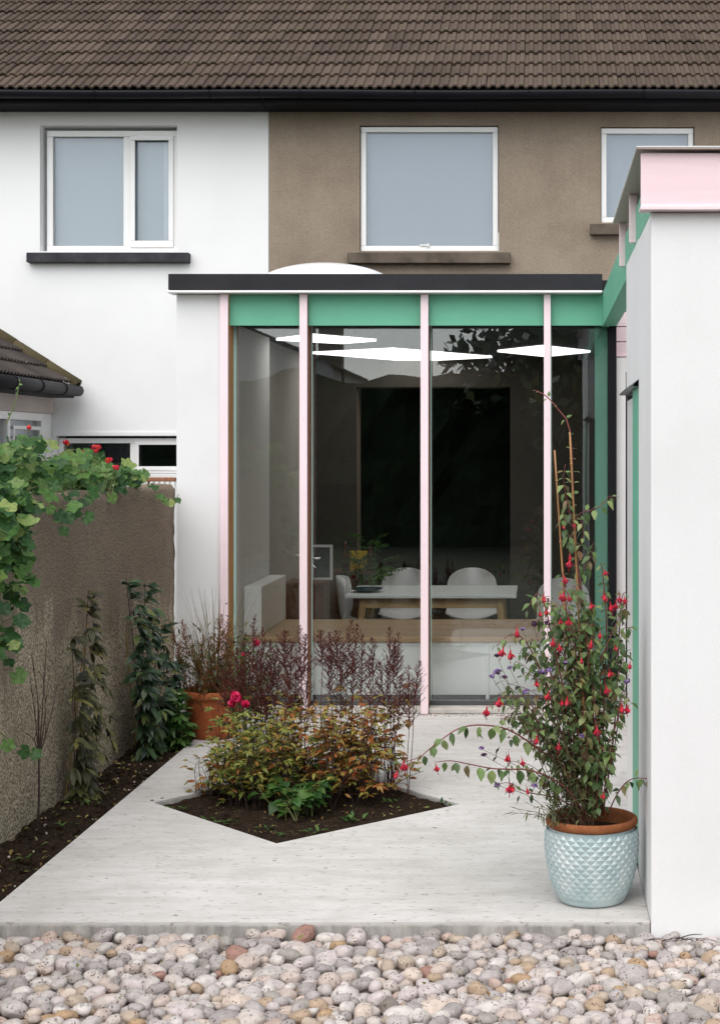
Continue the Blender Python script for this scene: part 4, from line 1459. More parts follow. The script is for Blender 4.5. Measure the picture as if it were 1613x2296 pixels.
# ------------------------------------------------------------------ pots
def turquoise_pot():
    c = Vector((0.190, 6.06, 0.0))
    t = thing('turquoise_pot', c, 'pale turquoise glazed pot with faceted diamond pattern and brown rim', 'pot')
    prof = [(0.124, 0.004), (0.139, 0.035), (0.152, 0.075), (0.163, 0.12), (0.170, 0.165), (0.1735, 0.21), (0.1735, 0.24), (0.171, 0.262), (0.167, 0.278), (0.163, 0.284)]
    zs = [p[1] for p in prof]; rs = [p[0] for p in prof]
    N, J = 29, 15
    vs, fs = [], []
    for j in range(J + 1):
        z = 0.018 + (0.274 - 0.018) * j / J
        r = float(np.interp(z, zs, rs))
        for k in range(2 * N):
            a = math.pi * k / N
            rr = r
            if (k + j) % 2 == 1:
                amp = 0.0072 * min(1, 0.25 + j / 5.0)
                rr += amp
                z2 = z + 0.004
            else:
                z2 = z
            vs.append((c.x + rr * math.cos(a), c.y + rr * math.sin(a), z2))
    n2 = 2 * N
    for j in range(J + 1):
        for k in range(n2):
            if (k + j) % 2 == 1:
                ce = j * n2 + k; l = j * n2 + (k - 1) % n2; r = j * n2 + (k + 1) % n2
                if j < J:
                    u = (j + 1) * n2 + k
                    fs += [(ce, r, u), (ce, u, l)]
                if j > 0:
                    d = (j - 1) * n2 + k
                    fs += [(ce, l, d), (ce, d, r)]
    # fill half cells at the borders so the skin is closed
    for j, dj in ((0, 1), (J, -1)):
        for k in range(n2):
            if (k + j) % 2 == 0:
                a = j * n2 + k; l = j * n2 + (k - 1) % n2; r = j * n2 + (k + 1) % n2
    mb = MB().add(vs, fs)
    body = mb.build('body', M['glaze'], t, smooth=False)
    mb = MB()
    mb.lathe([(0.0, 0.003), (0.118, 0.003), (0.124, 0.006), (0.1315, 0.020), (0.130, 0.03), (0.15, 0.09), (0.165, 0.18), (0.165, 0.25), (0.1635, 0.276), (0.163, 0.2845)], c, 58)
    mb.build('inner_skin', M['glaze'], body, smooth=True)
    mb = MB()
    mb.lathe([(0.160, 0.2835), (0.1665, 0.285), (0.1725, 0.292), (0.174, 0.303), (0.171, 0.314), (0.164, 0.318), (0.156, 0.314), (0.152, 0.30), (0.150, 0.25)], c, 56)
    mb.build('rim', M['pot_rim'], t, smooth=True)
    mb = MB()
    mb.lathe([(0.0, 0.272), (0.05, 0.276), (0.10, 0.270), (0.1505, 0.262)], c, 40)
    mb.build('compost', M['soil'], t, smooth=False)
    return c


PC = turquoise_pot()


def terracotta_pot():
    c = Vector((at(480, 0, 9.5).x, 9.5, 0.0))
    t = thing('terracotta_pot', c, 'terracotta pot at the back left corner of the patio', 'pot')
    MB().lathe([(0.0000, 0.002), (0.1228, 0.002), (0.1310, 0.012), (0.1498, 0.10), (0.1661, 0.18), (0.1720, 0.215), (0.1708, 0.222), (0.1755, 0.226), (0.1755, 0.235)], c, 44).build('body', M['terracotta'], t, smooth=True)
    MB().lathe([(0.1743, 0.236), (0.1849, 0.240), (0.1907, 0.252), (0.1895, 0.275), (0.1825, 0.284), (0.1708, 0.284), (0.1638, 0.272), (0.1615, 0.24)], c, 44).build('rim', M['terracotta'], t, smooth=True)
    MB().lathe([(0.0000, 0.255), (0.1626, 0.25)], c, 32).build('compost', M['soil'], t)
    return c


TC = terracotta_pot()


# ------------------------------------------------------------------ fuchsia
def fuchsia_flower():
    """hanging flower, top of the stalk at the origin, 6 cm long"""
    mb = MB()
    mb.tube(spline([(0, 0, 0), (0.004, 0, -0.008), (0.0, 0, -0.018)], 6), 0.0009, 0.0009, 4, 1)
    mb.lathe([(0.0, -0.017), (0.0026, -0.019), (0.0028, -0.022), (0.0022, -0.024), (0.0036, -0.030), (0.0060, -0.036), (0.0066, -0.040)], (0, 0, 0), 8, 0)
    for k in range(4):
        a = k * math.pi / 2 + 0.4
        d = Vector((math.cos(a), math.sin(a), 0)); s = Vector((-math.sin(a), math.cos(a), 0))
        p0 = d * 0.005 + Vector((0, 0, -0.035)); p1 = d * 0.013 + Vector((0, 0, -0.041)); p2 = d * 0.019 + Vector((0, 0, -0.050))
        mb.add([p0 - s * .004, p0 + s * .004, p1 + s * .0055, p1 - s * .0055, p2], [(0, 1, 2, 3), (3, 2, 4)], 0)
    mb.lathe([(0.0062, -0.038), (0.0085, -0.046), (0.0078, -0.054), (0.0055, -0.056)], (0, 0, 0), 8, 2)
    for k in range(3):
        mb.tube([(0, 0, -0.05), (0.002 * (k - 1), 0.001 * k, -0.072 - 0.002 * k)], 0.0006, 0.0006, 3, 0)
    return mb.mesh('flower', [M['red'], M['stem_red'], M['magenta']], True)


def verbena_head(r, mat):
    mb = MB()
    for k in range(34):
        d = rdir(); d.z = abs(d.z) * 0.7
        c = d * r * U(0.75, 1.0)
        n = frame(d, rdir())
        q = 0.0036
        pts = []
        for j in range(5):
            a = 2 * math.pi * j / 5
            pts.append(c + (n @ Vector((0.001, math.cos(a) * q, math.sin(a) * q))))
        mb.add([c] + pts, [(0, 1 + j, 1 + (j + 1) % 5) for j in range(5)], 0)
    mb.lathe([(0.0, -r * .5), (r * .5, 0.0), (r * .55, r * .3), (0.0, r * .55)], (0, 0, 0), 7, 1)
    return mb.mesh('flower_head', [mat, M['purple_dark']])


def fuchsia():
    base = PC + Vector((0.02, 0.0, 0.27))
    t = thing('fuchsia', base, 'tall fuchsia with hanging red flowers in the turquoise pot', 'plant')
    fo = Foliage(t, M['lf_fuchsia'], 300)
    st = MB()
    YB = PC.y

    def shoot(pts, dY0=0.0, dY1=0.0, r0=0.004, r1=0.0015, L=(0.028, 0.05), step=0.034, t0=0.15, big=True, droop=0.6, seg=24, green=0):
        P = [at(x, y, YB + dY0 + (dY1 - dY0) * i / (len(pts) - 1)) for i, (x, y) in enumerate(pts)]
        path = spline(P, seg)
        st.tube(path, r0, r1, 5, green)
        a = U(0, 6.28)
        for p, tg, f in along(path, step, t0):
            a += math.pi / 2 + U(-.4, .4)
            side = tg.orthogonal().normalized()
            side.rotate(Matrix.Rotation(a, 3, tg))
            for s in (1, -1):
                d = side * s * U(.6, 1.1) + tg * U(0, .5) + Vector((0, 0, -droop * U(.5, 1.5)))
                ln = U(*L) * (1 - 0.35 * max(0, f - 0.75) * 4)
                pp = p + d.normalized() * 0.006
                fo.leaf(pp, d, Vector((U(-.4, .4), U(-.9, 0), 1)), ln, 'ovate', big, U(.85, 1.2))
        return path

    # named shoots, as they stand in the photograph
    shoot([(1335, 1825), (1328, 1600), (1312, 1400), (1292, 1250), (1284, 1120), (1276, 965), (1250, 918), (1222, 887), (1200, 876)], 0, .02, .005, .002, (.02, .034), .05, .55, True, .05)
    shoot([(1286, 1175), (1300, 1150), (1330, 1142), (1352, 1128), (1366, 1112), (1378, 1122)], 0, 0, .002, .001, (.03, .045), .028, .2)
    shoot([(1345, 1825), (1352, 1600), (1358, 1400), (1350, 1290), (1345, 1262)], .03, -.03)
    shoot([(1350, 1825), (1375, 1640), (1385, 1450), (1392, 1345), (1402, 1325)], .02, .06)
    shoot([(1325, 1825), (1300, 1600), (1275, 1420), (1262, 1310), (1258, 1280)], -.04, -.06)
    shoot([(1320, 1825), (1280, 1620), (1245, 1470), (1222, 1365), (1205, 1330), (1188, 1352)], -.02, -.12)
    shoot([(1315, 1825), (1255, 1640), (1215, 1510), (1172, 1432), (1140, 1425), (1112, 1448)], -.03, -.10, L=(.035, .055))
    shoot([(1330, 1825), (1310, 1500), (1300, 1350), (1288, 1230), (1282, 1190)], .05, .05)
    shoot([(1318, 1826), (1260, 1720), (1215, 1685), (1157, 1645), (1124, 1631), (1082, 1625), (1049, 1627), (1019, 1637), (982, 1663), (957, 1683), (938, 1698), (905, 1708), (893, 1714)], -.05, -.16, .004, .0014, (.036, .056), .046, .25, True, 1.3, 40)
    shoot([(1312, 1826), (1262, 1762), (1194, 1728), (1137, 1724), (1099, 1722), (1049, 1712), (1009, 1705), (978, 1708)], -.08, -.22, .004, .0014, (.038, .056), .040, .25, True, 1.5, 40)
    shoot([(1360, 1826), (1385, 1775), (1410, 1748), (1440, 1744), (1460, 1752), (1470, 1768)], -.02, -.14, .003, .001, (.03, .045), .03, .3)
    shoot([(1310, 1826), (1250, 1790), (1180, 1775), (1142, 1755), (1110, 1758)], -.06, -.15, .003, .001, (.02, .035), .06, .4)
    shoot([(1320, 1820), (1270, 1700), (1210, 1600), (1150, 1560), (1112, 1570), (1088, 1592)], 0, .05, .003, .001, (.024, .04), .035, .4)
    shoot([(1345, 1820), (1375, 1680), (1392, 1560), (1408, 1510)], .05, .05, .003, .001, (.024, .038), .035, .3)
    for pts in ([(1284, 1180), (1272, 1130), (1262, 1080), (1266, 1040)], [(1292, 1240), (1306, 1200), (1300, 1160)], [(1286, 1220), (1268, 1190), (1262, 1150), (1258, 1165)], [(1300, 1290), (1322, 1250), (1330, 1215)],
                [(1270, 1420), (1226, 1350), (1196, 1345), (1178, 1372)], [(1240, 1560), (1190, 1470), (1160, 1465)], [(1372, 1560), (1398, 1470), (1412, 1455)], [(1240, 1640), (1170, 1600), (1120, 1612)]):
        shoot(pts, -.04, -.06, .002, .001, (.03, .048), .026, .1, True, .9, 12)
    # the body of the plant
    for k in range(72):
        f = random.random()
        ty = 1310 + 400 * f ** 0.85
        lo = np.interp(ty, [1290, 1360, 1450, 1560, 1640, 1710], [1235, 1212, 1185, 1165, 1180, 1215])
        hi_ = np.interp(ty, [1290, 1360, 1450, 1560, 1640, 1710], [1380, 1402, 1405, 1402, 1402, 1400])
        tx = U(lo, hi_)
        if random.random() < .35: tx = random.gauss(1315, 32)
        sy = ty + U(110, 230)
        sx = 1327 + (tx - 1327) * U(.2, .6)
        shoot([(sx, min(1825, sy)), ((sx + tx) / 2 + U(-8, 8), ty + U(30, 70)), (tx, ty), (tx + U(-22, 22), ty + U(-8, 26))], U(-.08, .08), U(-.17, .15), .0022, .0009, (.026, .050), .029, .1, k < 12, .75, 12)
    for k in range(18):
        ty = U(1440, 1720); tx = U(1118, 1205)
        sx, sy = U(1230, 1300), ty + U(40, 150)
        shoot([(sx, min(1825, sy)), ((sx + tx) / 2, (ty + min(1825, sy)) / 2 - 22), (tx, ty), (tx - U(4, 18), ty + U(0, 20))], U(-.06, .02), U(-.17, .0), .0018, .0008, (.024, .042), .036, .25, False, .9, 12)
    o = st.build('stems', M['stem_red'], t, smooth=True)
    fo.done()
    fm = fuchsia_flower()
    spots = [(1157, 1417), (1131, 1461), (1143, 1468), (1199, 1532), (1119, 1573), (1090, 1594), (1217, 1341), (1208, 1375), (1225, 1371), (1263, 1299),
             (1253, 1337), (1262, 1337), (1271, 1341), (1255, 1393), (1274, 1393), (1239, 1440), (1252, 1451), (1352, 1283), (1323, 1357), (1351, 1337), (1360, 1342),
             (1364, 1360), (1380, 1357), (1388, 1342), (1397, 1345), (1344, 1422), (1326, 1444), (1364, 1509), (1354, 1546), (1259, 1574), (1271, 1572), (1411, 1491),
             (1393, 1586), (1404, 1589), (1206, 1658), (1252, 1673), (1133, 1701), (1139, 1698), (1168, 1708), (974, 1721), (1142, 1766), (1149, 1767), (1178, 1772),
             (902, 1716), (892, 1736), (1335, 1637), (1353, 1783), (1468, 1769), (1275, 1248), (1277, 1262), (1259, 1181), (1287, 1177), (1232, 1560), (1302, 1480), (1376, 1452)]
    for (x, y) in spots:
        small = y < 1200
        Y = YB - 0.17 - U(0, .04) if 1180 < x < 1400 else YB - 0.18
        s = U(.6, 1.0) * (0.5 if small else 1)
        p = at(x, y, Y) + Vector((0, 0, 0.036 * s))
        inst('flower', fm, t, p, (U(-.25, .25), U(-.25, .25), U(0, 6.28)), (s * 1.15, s * 1.15, s))
    return t


fuchsia()


def verbena():
    base = PC + Vector((-0.05, -0.02, 0.27))
    t = thing('verbena', base, 'wiry verbena with small purple flower heads leaning left from the turquoise pot', 'plant')
    st = MB()
    fo = Foliage(t, M['lf_thin'])
    heads = [(1113, 1470, 1), (1170, 1411, 0), (1196, 1399, 1), (1224, 1397, 1), (1267, 1487, 0), (1214, 1508, 0), (1230, 1503, 0), (1142, 1498, 0), (1114, 1508, 0), (1101, 1517, 0),
             (1129, 1519, 1), (1177, 1551, 0), (1404, 1529, 0), (1078, 1678, 0), (1113, 1760, 0), (1197, 1762, 0), (1084, 1693, 1), (1303, 1650, 0)]
    hm = {0: [verbena_head(.0115, M['purple']) for _ in range(3)], 1: [verbena_head(.0115, M['purple_dark']) for _ in range(2)]}
    for i, (x, y, k) in enumerate(heads):
        Y = PC.y - U(.10, .2)
        p = at(x, y, Y)
        b = Vector((PC.x + U(-.10, .02), PC.y - U(.0, .10), 0.27))
        midx = b.lerp(p, .5) + Vector((U(-.02, .03), 0, U(-.01, .06)))
        P = spline([b, midx, p], 16)
        st.tube(P, .0017, .0009, 4)
        s = U(.8, 1.2) * (1.25 if y in (1508, 1503) else 1)
        inst('flower_head', hm[k][i % len(hm[k])], t, p, (U(-.5, .5), U(-.5, .5), U(0, 6)), (s, s, s))
        for q, tg, f in along(P, .05, .15, .95):
            for s_ in (1, -1):
                sd = tg.orthogonal() * s_
                sd.rotate(Matrix.Rotation(U(0, 6), 3, tg))
                fo.leaf(q, sd + tg * .4 + Vector((0, 0, -.2)), (0, 0, 1), U(.02, .05), 'lance', False, .7)
    # spiky narrow basal leaves
    for k in range(420):
        a = U(0, 6.28)
        h = random.random() ** 1.3
        c = at(U(1228, 1330), 1828 - 170 * h, PC.y - U(.02, .13))
        d = rdir(); d.z = abs(d.z) * .8 + U(-.3, .6); d.x -= .15
        fo.leaf(c, d, (0, -.3, 1), U(.025, .065), 'linear', False, U(.8, 1.4))
    for k in range(16):
        b = Vector((PC.x + U(-.11, .02), PC.y - U(.0, .11), 0.27))
        p = at(U(1225, 1320), U(1640, 1740), PC.y - U(.02, .15))
        st.tube(spline([b, b.lerp(p, .5) + Vector((U(-.02, .02), 0, .02)), p], 8), .002, .0012, 4)
    # straggling lower left sprays
    for k in range(7):
        b = Vector((PC.x - .10, PC.y - .08, 0.285))
        p = at(U(1130, 1235), U(1770, 1830), PC.y - U(.15, .24))
        P = spline([b, b.lerp(p, .5) + Vector((0, 0, .02)), p], 10)
        st.tube(P, .0018, .0008, 4)
        for q, tg, f in along(P, .022, .25):
            d = rdir() * .6 + tg * .5 + Vector((0, 0, -.4))
            fo.leaf(q, d, (0, -.2, 1), U(.02, .05), 'linear', False, 1.3)
    st.build('stems', M['stem'], t, smooth=True)
    fo.done()


verbena()
PROFC = [((1276, 968), (1318, 1830), 'long bamboo cane up the middle of the fuchsia'), ((1242, 1009), (1296, 1832), 'shorter bamboo cane leaning left behind the fuchsia top')]
for i, (a, b, lab) in enumerate(PROFC):
    pa = at(a[0], a[1], PC.y - .035 + .05 * i); pb = at(b[0], b[1], PC.y - .03 + .04 * i)
    mb = MB()
    P = [pa.lerp(pb, k / 12) for k in range(13)]
    mb.tube(P, .0036, .0048, 8)
    for k in range(1, 12, 2):
        q = P[k]
        mb.tube([q - (pb - pa).normalized() * .004, q, q + (pb - pa).normalized() * .004], .0052, .0052, 8)
    o = mb.build('bamboo_cane', M['cane'], None, smooth=True)
    tag(o, lab, 'cane', 'bamboo canes')


# ------------------------------------------------------------------ diamond bed
def plume(mb, base, tip, wd, rs, m=0, dens=58):
    """feathery seed head between base and tip"""
    ax = tip - base
    L = ax.length
    n = ax.normalized()
    mb.tube([base, base.lerp(tip, .5) + rdir() * .004, tip], .0016, .0007, 4, m)
    for k in range(dens):
        f = (k + rs.random()) / dens
        p = base + ax * (f * .97)
        ln = wd * (1 - f) ** .7 * rs.uniform(.6, 1.1) + .006
        s = n.orthogonal().normalized()
        s.rotate(Matrix.Rotation(rs.uniform(0, 6.28), 3, n))
        d = (s * 1.0 + n * rs.uniform(.15, .9)).normalized()
        e = p + d * ln
        e += n * ln * rs.uniform(.2, .5)
        q = max(3, int(ln / .0055))
        mid = p.lerp(e, .55) - n * ln * .14
        mb.tube([p, mid, e], .0011, .0006, 3, m, False)
        for j in range(q):
            tt = (j + .6) / q
            c = p * (1 - tt) ** 2 + (mid * 2 - p * .5 - e * .5) * (2 * tt * (1 - tt)) + e * tt ** 2
            u = Vector((rs.gauss(0, 1), rs.gauss(0, 1), rs.gauss(0, 1))).normalized() * rs.uniform(.004, .009)
            v = u.cross(d).normalized() * .0036
            mb.add([c - u * .3 - v, c - u * .3 + v, c + u], [(0, 1, 2)], m)


def astilbe(name, label, tips, Y, lo, wd=(.05, .11), Lp=(.18, .32), mat='plume', stemz=0.0, group='astilbe clumps'):
    pts = [at(x, y, Y + U(-.12, .12)) for x, y in tips]
    c = sum(pts, Vector()) / len(pts)
    base = Vector((c.x, Y, stemz))
    t = thing(name, base, label, 'plant', group)
    for p in pts:
        mb = MB()
        rs = random.Random(random.random())
        foot = Vector((base.x + (p.x - base.x) * .6 + U(-.04, .04), p.y + U(-.04, .04), stemz - .01))
        ax = (p - foot).normalized()
        lp = U(*Lp)
        b = p - ax * lp + Vector((U(-.01, .01), 0, 0))
        mb.tube(spline([foot, foot.lerp(b, .5) + Vector((U(-.012, .012), U(-.01, .01), 0)), b], 8), .0022, .0016, 5)
        plume(mb, b, p, U(*wd), rs)
        mb.build('plume', M[mat], t)
    return t


astilbe('astilbe', 'clump of dark maroon astilbe plumes nearest the terracotta pot', [(570, 1380), (589, 1403), (606, 1432), (622, 1452), (548, 1424), (560, 1460), (600, 1480), (530, 1450), (515, 1480), (540, 1495), (575, 1490), (585, 1450), (610, 1490), (628, 1480), (500, 1500)], 8.35, 0)
astilbe('astilbe', 'clump of dark maroon astilbe plumes in front of the second mullion', [(638, 1412), (655, 1436), (672, 1399), (686, 1420), (664, 1470), (640, 1490), (690, 1488)], 8.15, 0)
astilbe('astilbe', 'tall middle clump of dark maroon astilbe plumes before the left chair', [(720, 1412), (739, 1416), (752, 1412), (735, 1470), (770, 1440), (788, 1382), (800, 1396), (812, 1420), (790, 1460), (762, 1490)], 8.10, 0)
astilbe('astilbe', 'rightmost clump of thin dark maroon astilbe plumes in the diamond bed', [(834, 1428), (826, 1470), (850, 1480), (873, 1403), (884, 1430), (893, 1414), (870, 1480), (915, 1488), (940, 1479), (900, 1510)], 8.05, 0)


def bush(name, label, mat, spots, n, hz, spread, L, shape, fl=(3, 5), t0=.35, stemmat='stem_dark', group=None, step=.035, seedup=.3, cat='plant', wide=1.0, rstem=(.0028, .0012)):
    """spots = base points; n shoots each reaching hz with sideways spread; leaves in small fans of leaflets"""
    c = sum([Vector(s) for s in spots], Vector()) / len(spots)
    t = thing(name, c, label, cat, group)
    st, fo = MB(), Foliage(t, M[mat])
    for k in range(n):
        s = Vector(random.choice(spots)) + Vector((U(-.03, .03), U(-.03, .03), 0))
        a = U(0, 6.28)
        r = U(.1, 1) * spread
        h = hz[0] + (hz[1] - hz[0]) * random.random() ** 1.15
        e = s + Vector((math.cos(a) * r, math.sin(a) * r * .8, h))
        P = spline([s - Vector((0, 0, .02)), s.lerp(e, .5) + Vector((U(-.02, .02), U(-.02, .02), h * .12)), e], 10)
        st.tube(P, rstem[0], rstem[1], 4)
        for q, tg, f in along(P, step, t0):
            an = U(0, 6.28)
            out = Vector((math.cos(an), math.sin(an), U(-.1, .6)))
            hub = q + out * U(.015, .045)
            st.tube([q, hub], .0009, .0007, 3, 0, False)
            m = random.randint(*fl)
            for j in range(m):
                b = (j - (m - 1) / 2) * U(.5, .75)
                d = out.copy()
                d.rotate(Matrix.Rotation(b, 3, 'Z'))
                d.z += U(-.55, .25)
                fo.leaf(hub, d, Vector((U(-.4, .4), U(-.6, .2), 1)), U(*L), shape, False, U(.85, 1.2) * wide)
    st.build('stems', M[stemmat], t)
    fo.done()
    return t


def gp(x, y, z=-.015):
    """ground point under a frame point"""
    Y = F * (EYE - z) / (y - VY)
    p = at(x, y, Y)
    return (p.x, p.y, z)


bush('rust_leaved_shrub', 'rust and orange leaved shrub filling the right of the diamond bed', 'lf_rust',
     [gp(700, 1760), gp(760, 1750), gp(830, 1755), gp(720, 1795), gp(790, 1778), gp(650, 1765), gp(870, 1762), gp(690, 1804), gp(740, 1812), gp(800, 1800), gp(840, 1785)], 104, (.10, .52), .25, (.022, .050), 'ovate', (2, 5), .32, step=.025, wide=.85)
bush('olive_leaved_shrub', 'olive green leaved shrub filling the left of the diamond bed', 'lf_olive',
     [gp(490, 1775), gp(540, 1775), gp(590, 1795), gp(640, 1800), gp(560, 1750), gp(610, 1755), gp(530, 1800), gp(570, 1812), gp(500, 1790)], 92, (.10, .50), .24, (.022, .050), 'ovate', (2, 5), .30, step=.025, wide=.85)
bush('broad_leaved_perennial', 'low bright green broad-leaved plant at the front corner of the diamond bed', 'lf_green',
     [gp(655, 1832), gp(690, 1822), gp(625, 1815)], 20, (.06, .18), .12, (.05, .08), 'ovate', (1, 3), .5, 'stem_green', step=.03, wide=1.35)
bush('red_stemmed_seedling', 'brown-leaved low plant at the left end of the diamond bed', 'lf_rust',
     [gp(462, 1785), gp(440, 1782)], 9, (.08, .20), .08, (.025, .045), 'ovate', (2, 3), .3, step=.03)


def rose_bush():
    b = Vector(gp(560, 1735))
    t = bush('rose_bush', 'thin green-leaved rose bush with two pink blooms behind the shrubs', 'lf_green', [tuple(b), (b.x + .1, b.y + .1, b.z), (b.x - .1, b.y + .05, b.z)], 22, (.35, .72), .16, (.024, .04), 'ovate', (3, 5), .45, 'stem_green', step=.05)
    for (x, y, s) in ((529, 1562, 1.45), (550, 1578, 1.0), (575, 1441, .9), (519, 1577, .9), (545, 1466, .5)):
        Y = b.y - (.42 if y > 1500 else .14)
        c = at(x, y, Y)
        mb = MB()
        for k in range(16):
            d = rdir(); d.y -= .4; d.normalize()
            n = frame(d, rdir())
            q = .017 * s
            o = c + d * U(.2, .9) * .016 * s
            mb.add([o + n @ Vector((0, math.cos(a) * q, math.sin(a) * q)) + d * (.006 * s * math.cos(2 * a)) for a in [6.283 * j / 7 for j in range(7)]], [tuple(range(7))])
        mb.build('bloom', M['rose'], t, smooth=True)
        MB().tube(spline([c, c.lerp(b, .5) + Vector((.02, 0, .03)), b], 8), .0015, .0025, 4).build('bloom_stem', M['stem_green'], t)


rose_bush()

# grass and seed heads in the terracotta pot
def pot_grass():
    c = TC + Vector((0, 0, .25))
    t = thing('ornamental_grass', c, 'wispy ornamental grass rising from the terracotta pot', 'plant')
    mb = MB()
    for k in range(210):
        a = U(0, 6.28)
        r = U(.02, .24)
        h = U(.28, .66) if k < 120 else U(.2, .45)
        b = c + Vector((math.cos(a) * U(0, .1), math.sin(a) * U(0, .1), 0))
        e = b + Vector((math.cos(a) * r - .03, math.sin(a) * r, h))
        mb.tube(spline([b, b.lerp(e, .55) + Vector((0, 0, h * .14)), e], 8), U(.0010, .0018), .0004, 3, 0, False)
    mb.build('blades', M['lf_grass'], t)['kind'] = 'stuff'
    tips = [(378, 1385), (392, 1430), (409, 1388), (430, 1440), (456, 1420), (496, 1375), (513, 1384), (480, 1440), (520, 1430), (545, 1460), (500, 1465), (440, 1475), (400, 1470), (466, 1480), (530, 1480)]
    a = astilbe('brown_astilbe', 'clump of brown faded astilbe seed heads in the terracotta pot', tips, 9.45, 0, (.05, .075), (.22, .32), 'plume_pale', .25, None)
    f = Foliage(a, M['lf_bronze'])
    for k in range(800):
        q = c + Vector((random.gauss(0.03, .14), random.gauss(-.02, .10), abs(random.gauss(.16, .11))))
        d = rdir(); d.z += .5
        f.leaf(q, d, (0, -.3, 1), U(.02, .05), 'lance', False, 1)
    f.done()


pot_grass()

# ------------------------------------------------------------------ plants against the garden wall
def wall_climber(name, label, mat, foot, tops, n, L, droop, stakes=()):
    t = thing(name, foot, label, 'plant', 'young climbers against the garden wall')
    st, fo = MB(), Foliage(t, M[mat], 150)
    foot = Vector(foot)
    for (e, cnt) in tops:
        e = Vector(e)
        P = spline([foot - Vector((0, 0, .02)), foot.lerp(e, .4) + Vector((U(-.01, .02), U(-.04, .04), 0)), e], 16)
        st.tube(P, .005, .0016, 5)
        for q, tg, f in along(P, 1.0 / cnt, .04):
            a = U(0, 6.28)
            out = Vector((abs(math.cos(a)) * .9 + .1, math.sin(a), U(-.2, .4)))
            hub = q + out * U(.02, .07)
            st.tube([q, q.lerp(hub, .6) + Vector((0, 0, .006)), hub], .0012, .0008, 3, 0, False)
            m = random.randint(3, 6)
            if f > .86:
                hub = q + out * .012
            for j in range(m):
                d = out.copy()
                d.rotate(Matrix.Rotation((j - (m - 1) / 2) * U(.4, .7), 3, 'Z'))
                if f > .86: d.z += U(.2, 1.2)
                d.z -= droop * U(.3, 1.4)
                fo.leaf(hub, d, Vector((U(0, .8), U(-.8, 0), 1)), U(*L), 'lance', True, U(.9, 1.35))
    st.build('stems', M['stem_dark'], t)
    fo.done()
    return t


f1 = (-2.285, 7.92, -.02)
wall_climber('bronze_climber', 'thin bronze-leaved climber on a cane, nearer of the two on the garden wall', 'lf_bronze', f1,
             [((-2.28, 8.10, .99), 30), ((-2.27, 7.78, .80), 20), ((-2.26, 8.15, .62), 20), ((-2.25, 7.72, .55), 18), ((-2.22, 8.22, .34), 16)], 0, (.06, .10), 1.0)
f2 = (-2.24, 8.95, -.02)
wall_climber('dark_green_climber', 'dense dark green climber on a cane beside the terracotta pot', 'lf_dark', f2,
             [((-2.27, 8.80, .99), 34), ((-2.27, 9.22, .93), 34), ((-2.22, 9.0, .80), 34), ((-2.20, 9.35, .70), 30), ((-2.18, 8.8, .55), 30), ((-2.12, 9.2, .5), 30), ((-2.15, 9.45, .45), 26), ((-2.10, 8.95, .34), 26)], 0, (.06, .10), .7)
bush('glossy_green_shrub', 'small glossy bright green shrub between the dark climber and terracotta pot', 'lf_green', [(-2.13, 9.30, -.02), (-2.08, 9.22, -.02), (-2.17, 9.2, -.02)], 30, (.10, .34), .11, (.05, .085), 'lance', (3, 6), .25, 'stem_green', step=.03, wide=1.2)
for (a, b, X, lab) in (((196, 1400), (165, 1650), -2.335, 'pale cane tied to the bronze climber on the garden wall'), ((283, 1420), (300, 1620), -2.30, 'pale cane leaning in the dark green climber')):
    pa, pb = [Vector((X, X * F / (q[0] - VX), 0)) for q in (a, b)]
    pa.z = EYE - (a[1] - VY) / F * pa.y; pb.z = EYE - (b[1] - VY) / F * pb.y
    pb = pa + (pb - pa) * ((pa.z + .02) / (pa.z - pb.z))
    P = [pa.lerp(pb, k / 10) for k in range(11)]
    mb = MB().tube(P, .0038, .005, 8)
    for k in (2, 5, 8): mb.tube([P[k] - Vector((0, 0, .004)), P[k] + Vector((0, 0, .004))], .006, .006, 8)
    tag(mb.build('bamboo_cane', M['cane_pale'], None, smooth=True), lab, 'cane', 'bamboo canes')


def twigs():
    foot = Vector((-2.27, 7.25, -.02))
    t = thing('bare_shrub', foot, 'bare dark twigs of a leafless shrub at the near end of the wall', 'plant')
    mb = MB()
    fork = foot + Vector((0, .02, .32))
    mb.tube(spline([foot, foot.lerp(fork, .5) + Vector((.01, -.02, 0)), fork], 8), .006, .0045, 6)
    for (y, z) in ((7.02, .70), (7.12, .80), (7.38, .82), (7.30, .66), (6.96, .48), (7.48, .60), (7.2, .58)):
        e = Vector((-2.27 + U(-.02, .06), y, z))
        P = spline([fork, fork.lerp(e, .5) + Vector((U(-.01, .02), U(-.02, .02), .02)), e], 8)
        mb.tube(P, .0035, .0012, 5)
        for k in range(2):
            s = P[random.randint(2, 6)]
            mb.tube([s, s + Vector((U(-.02, .04), U(-.10, .10), U(.06, .14)))], .0016, .0008, 4)
    mb.build('branches', M['stem_dark'], t)


twigs()


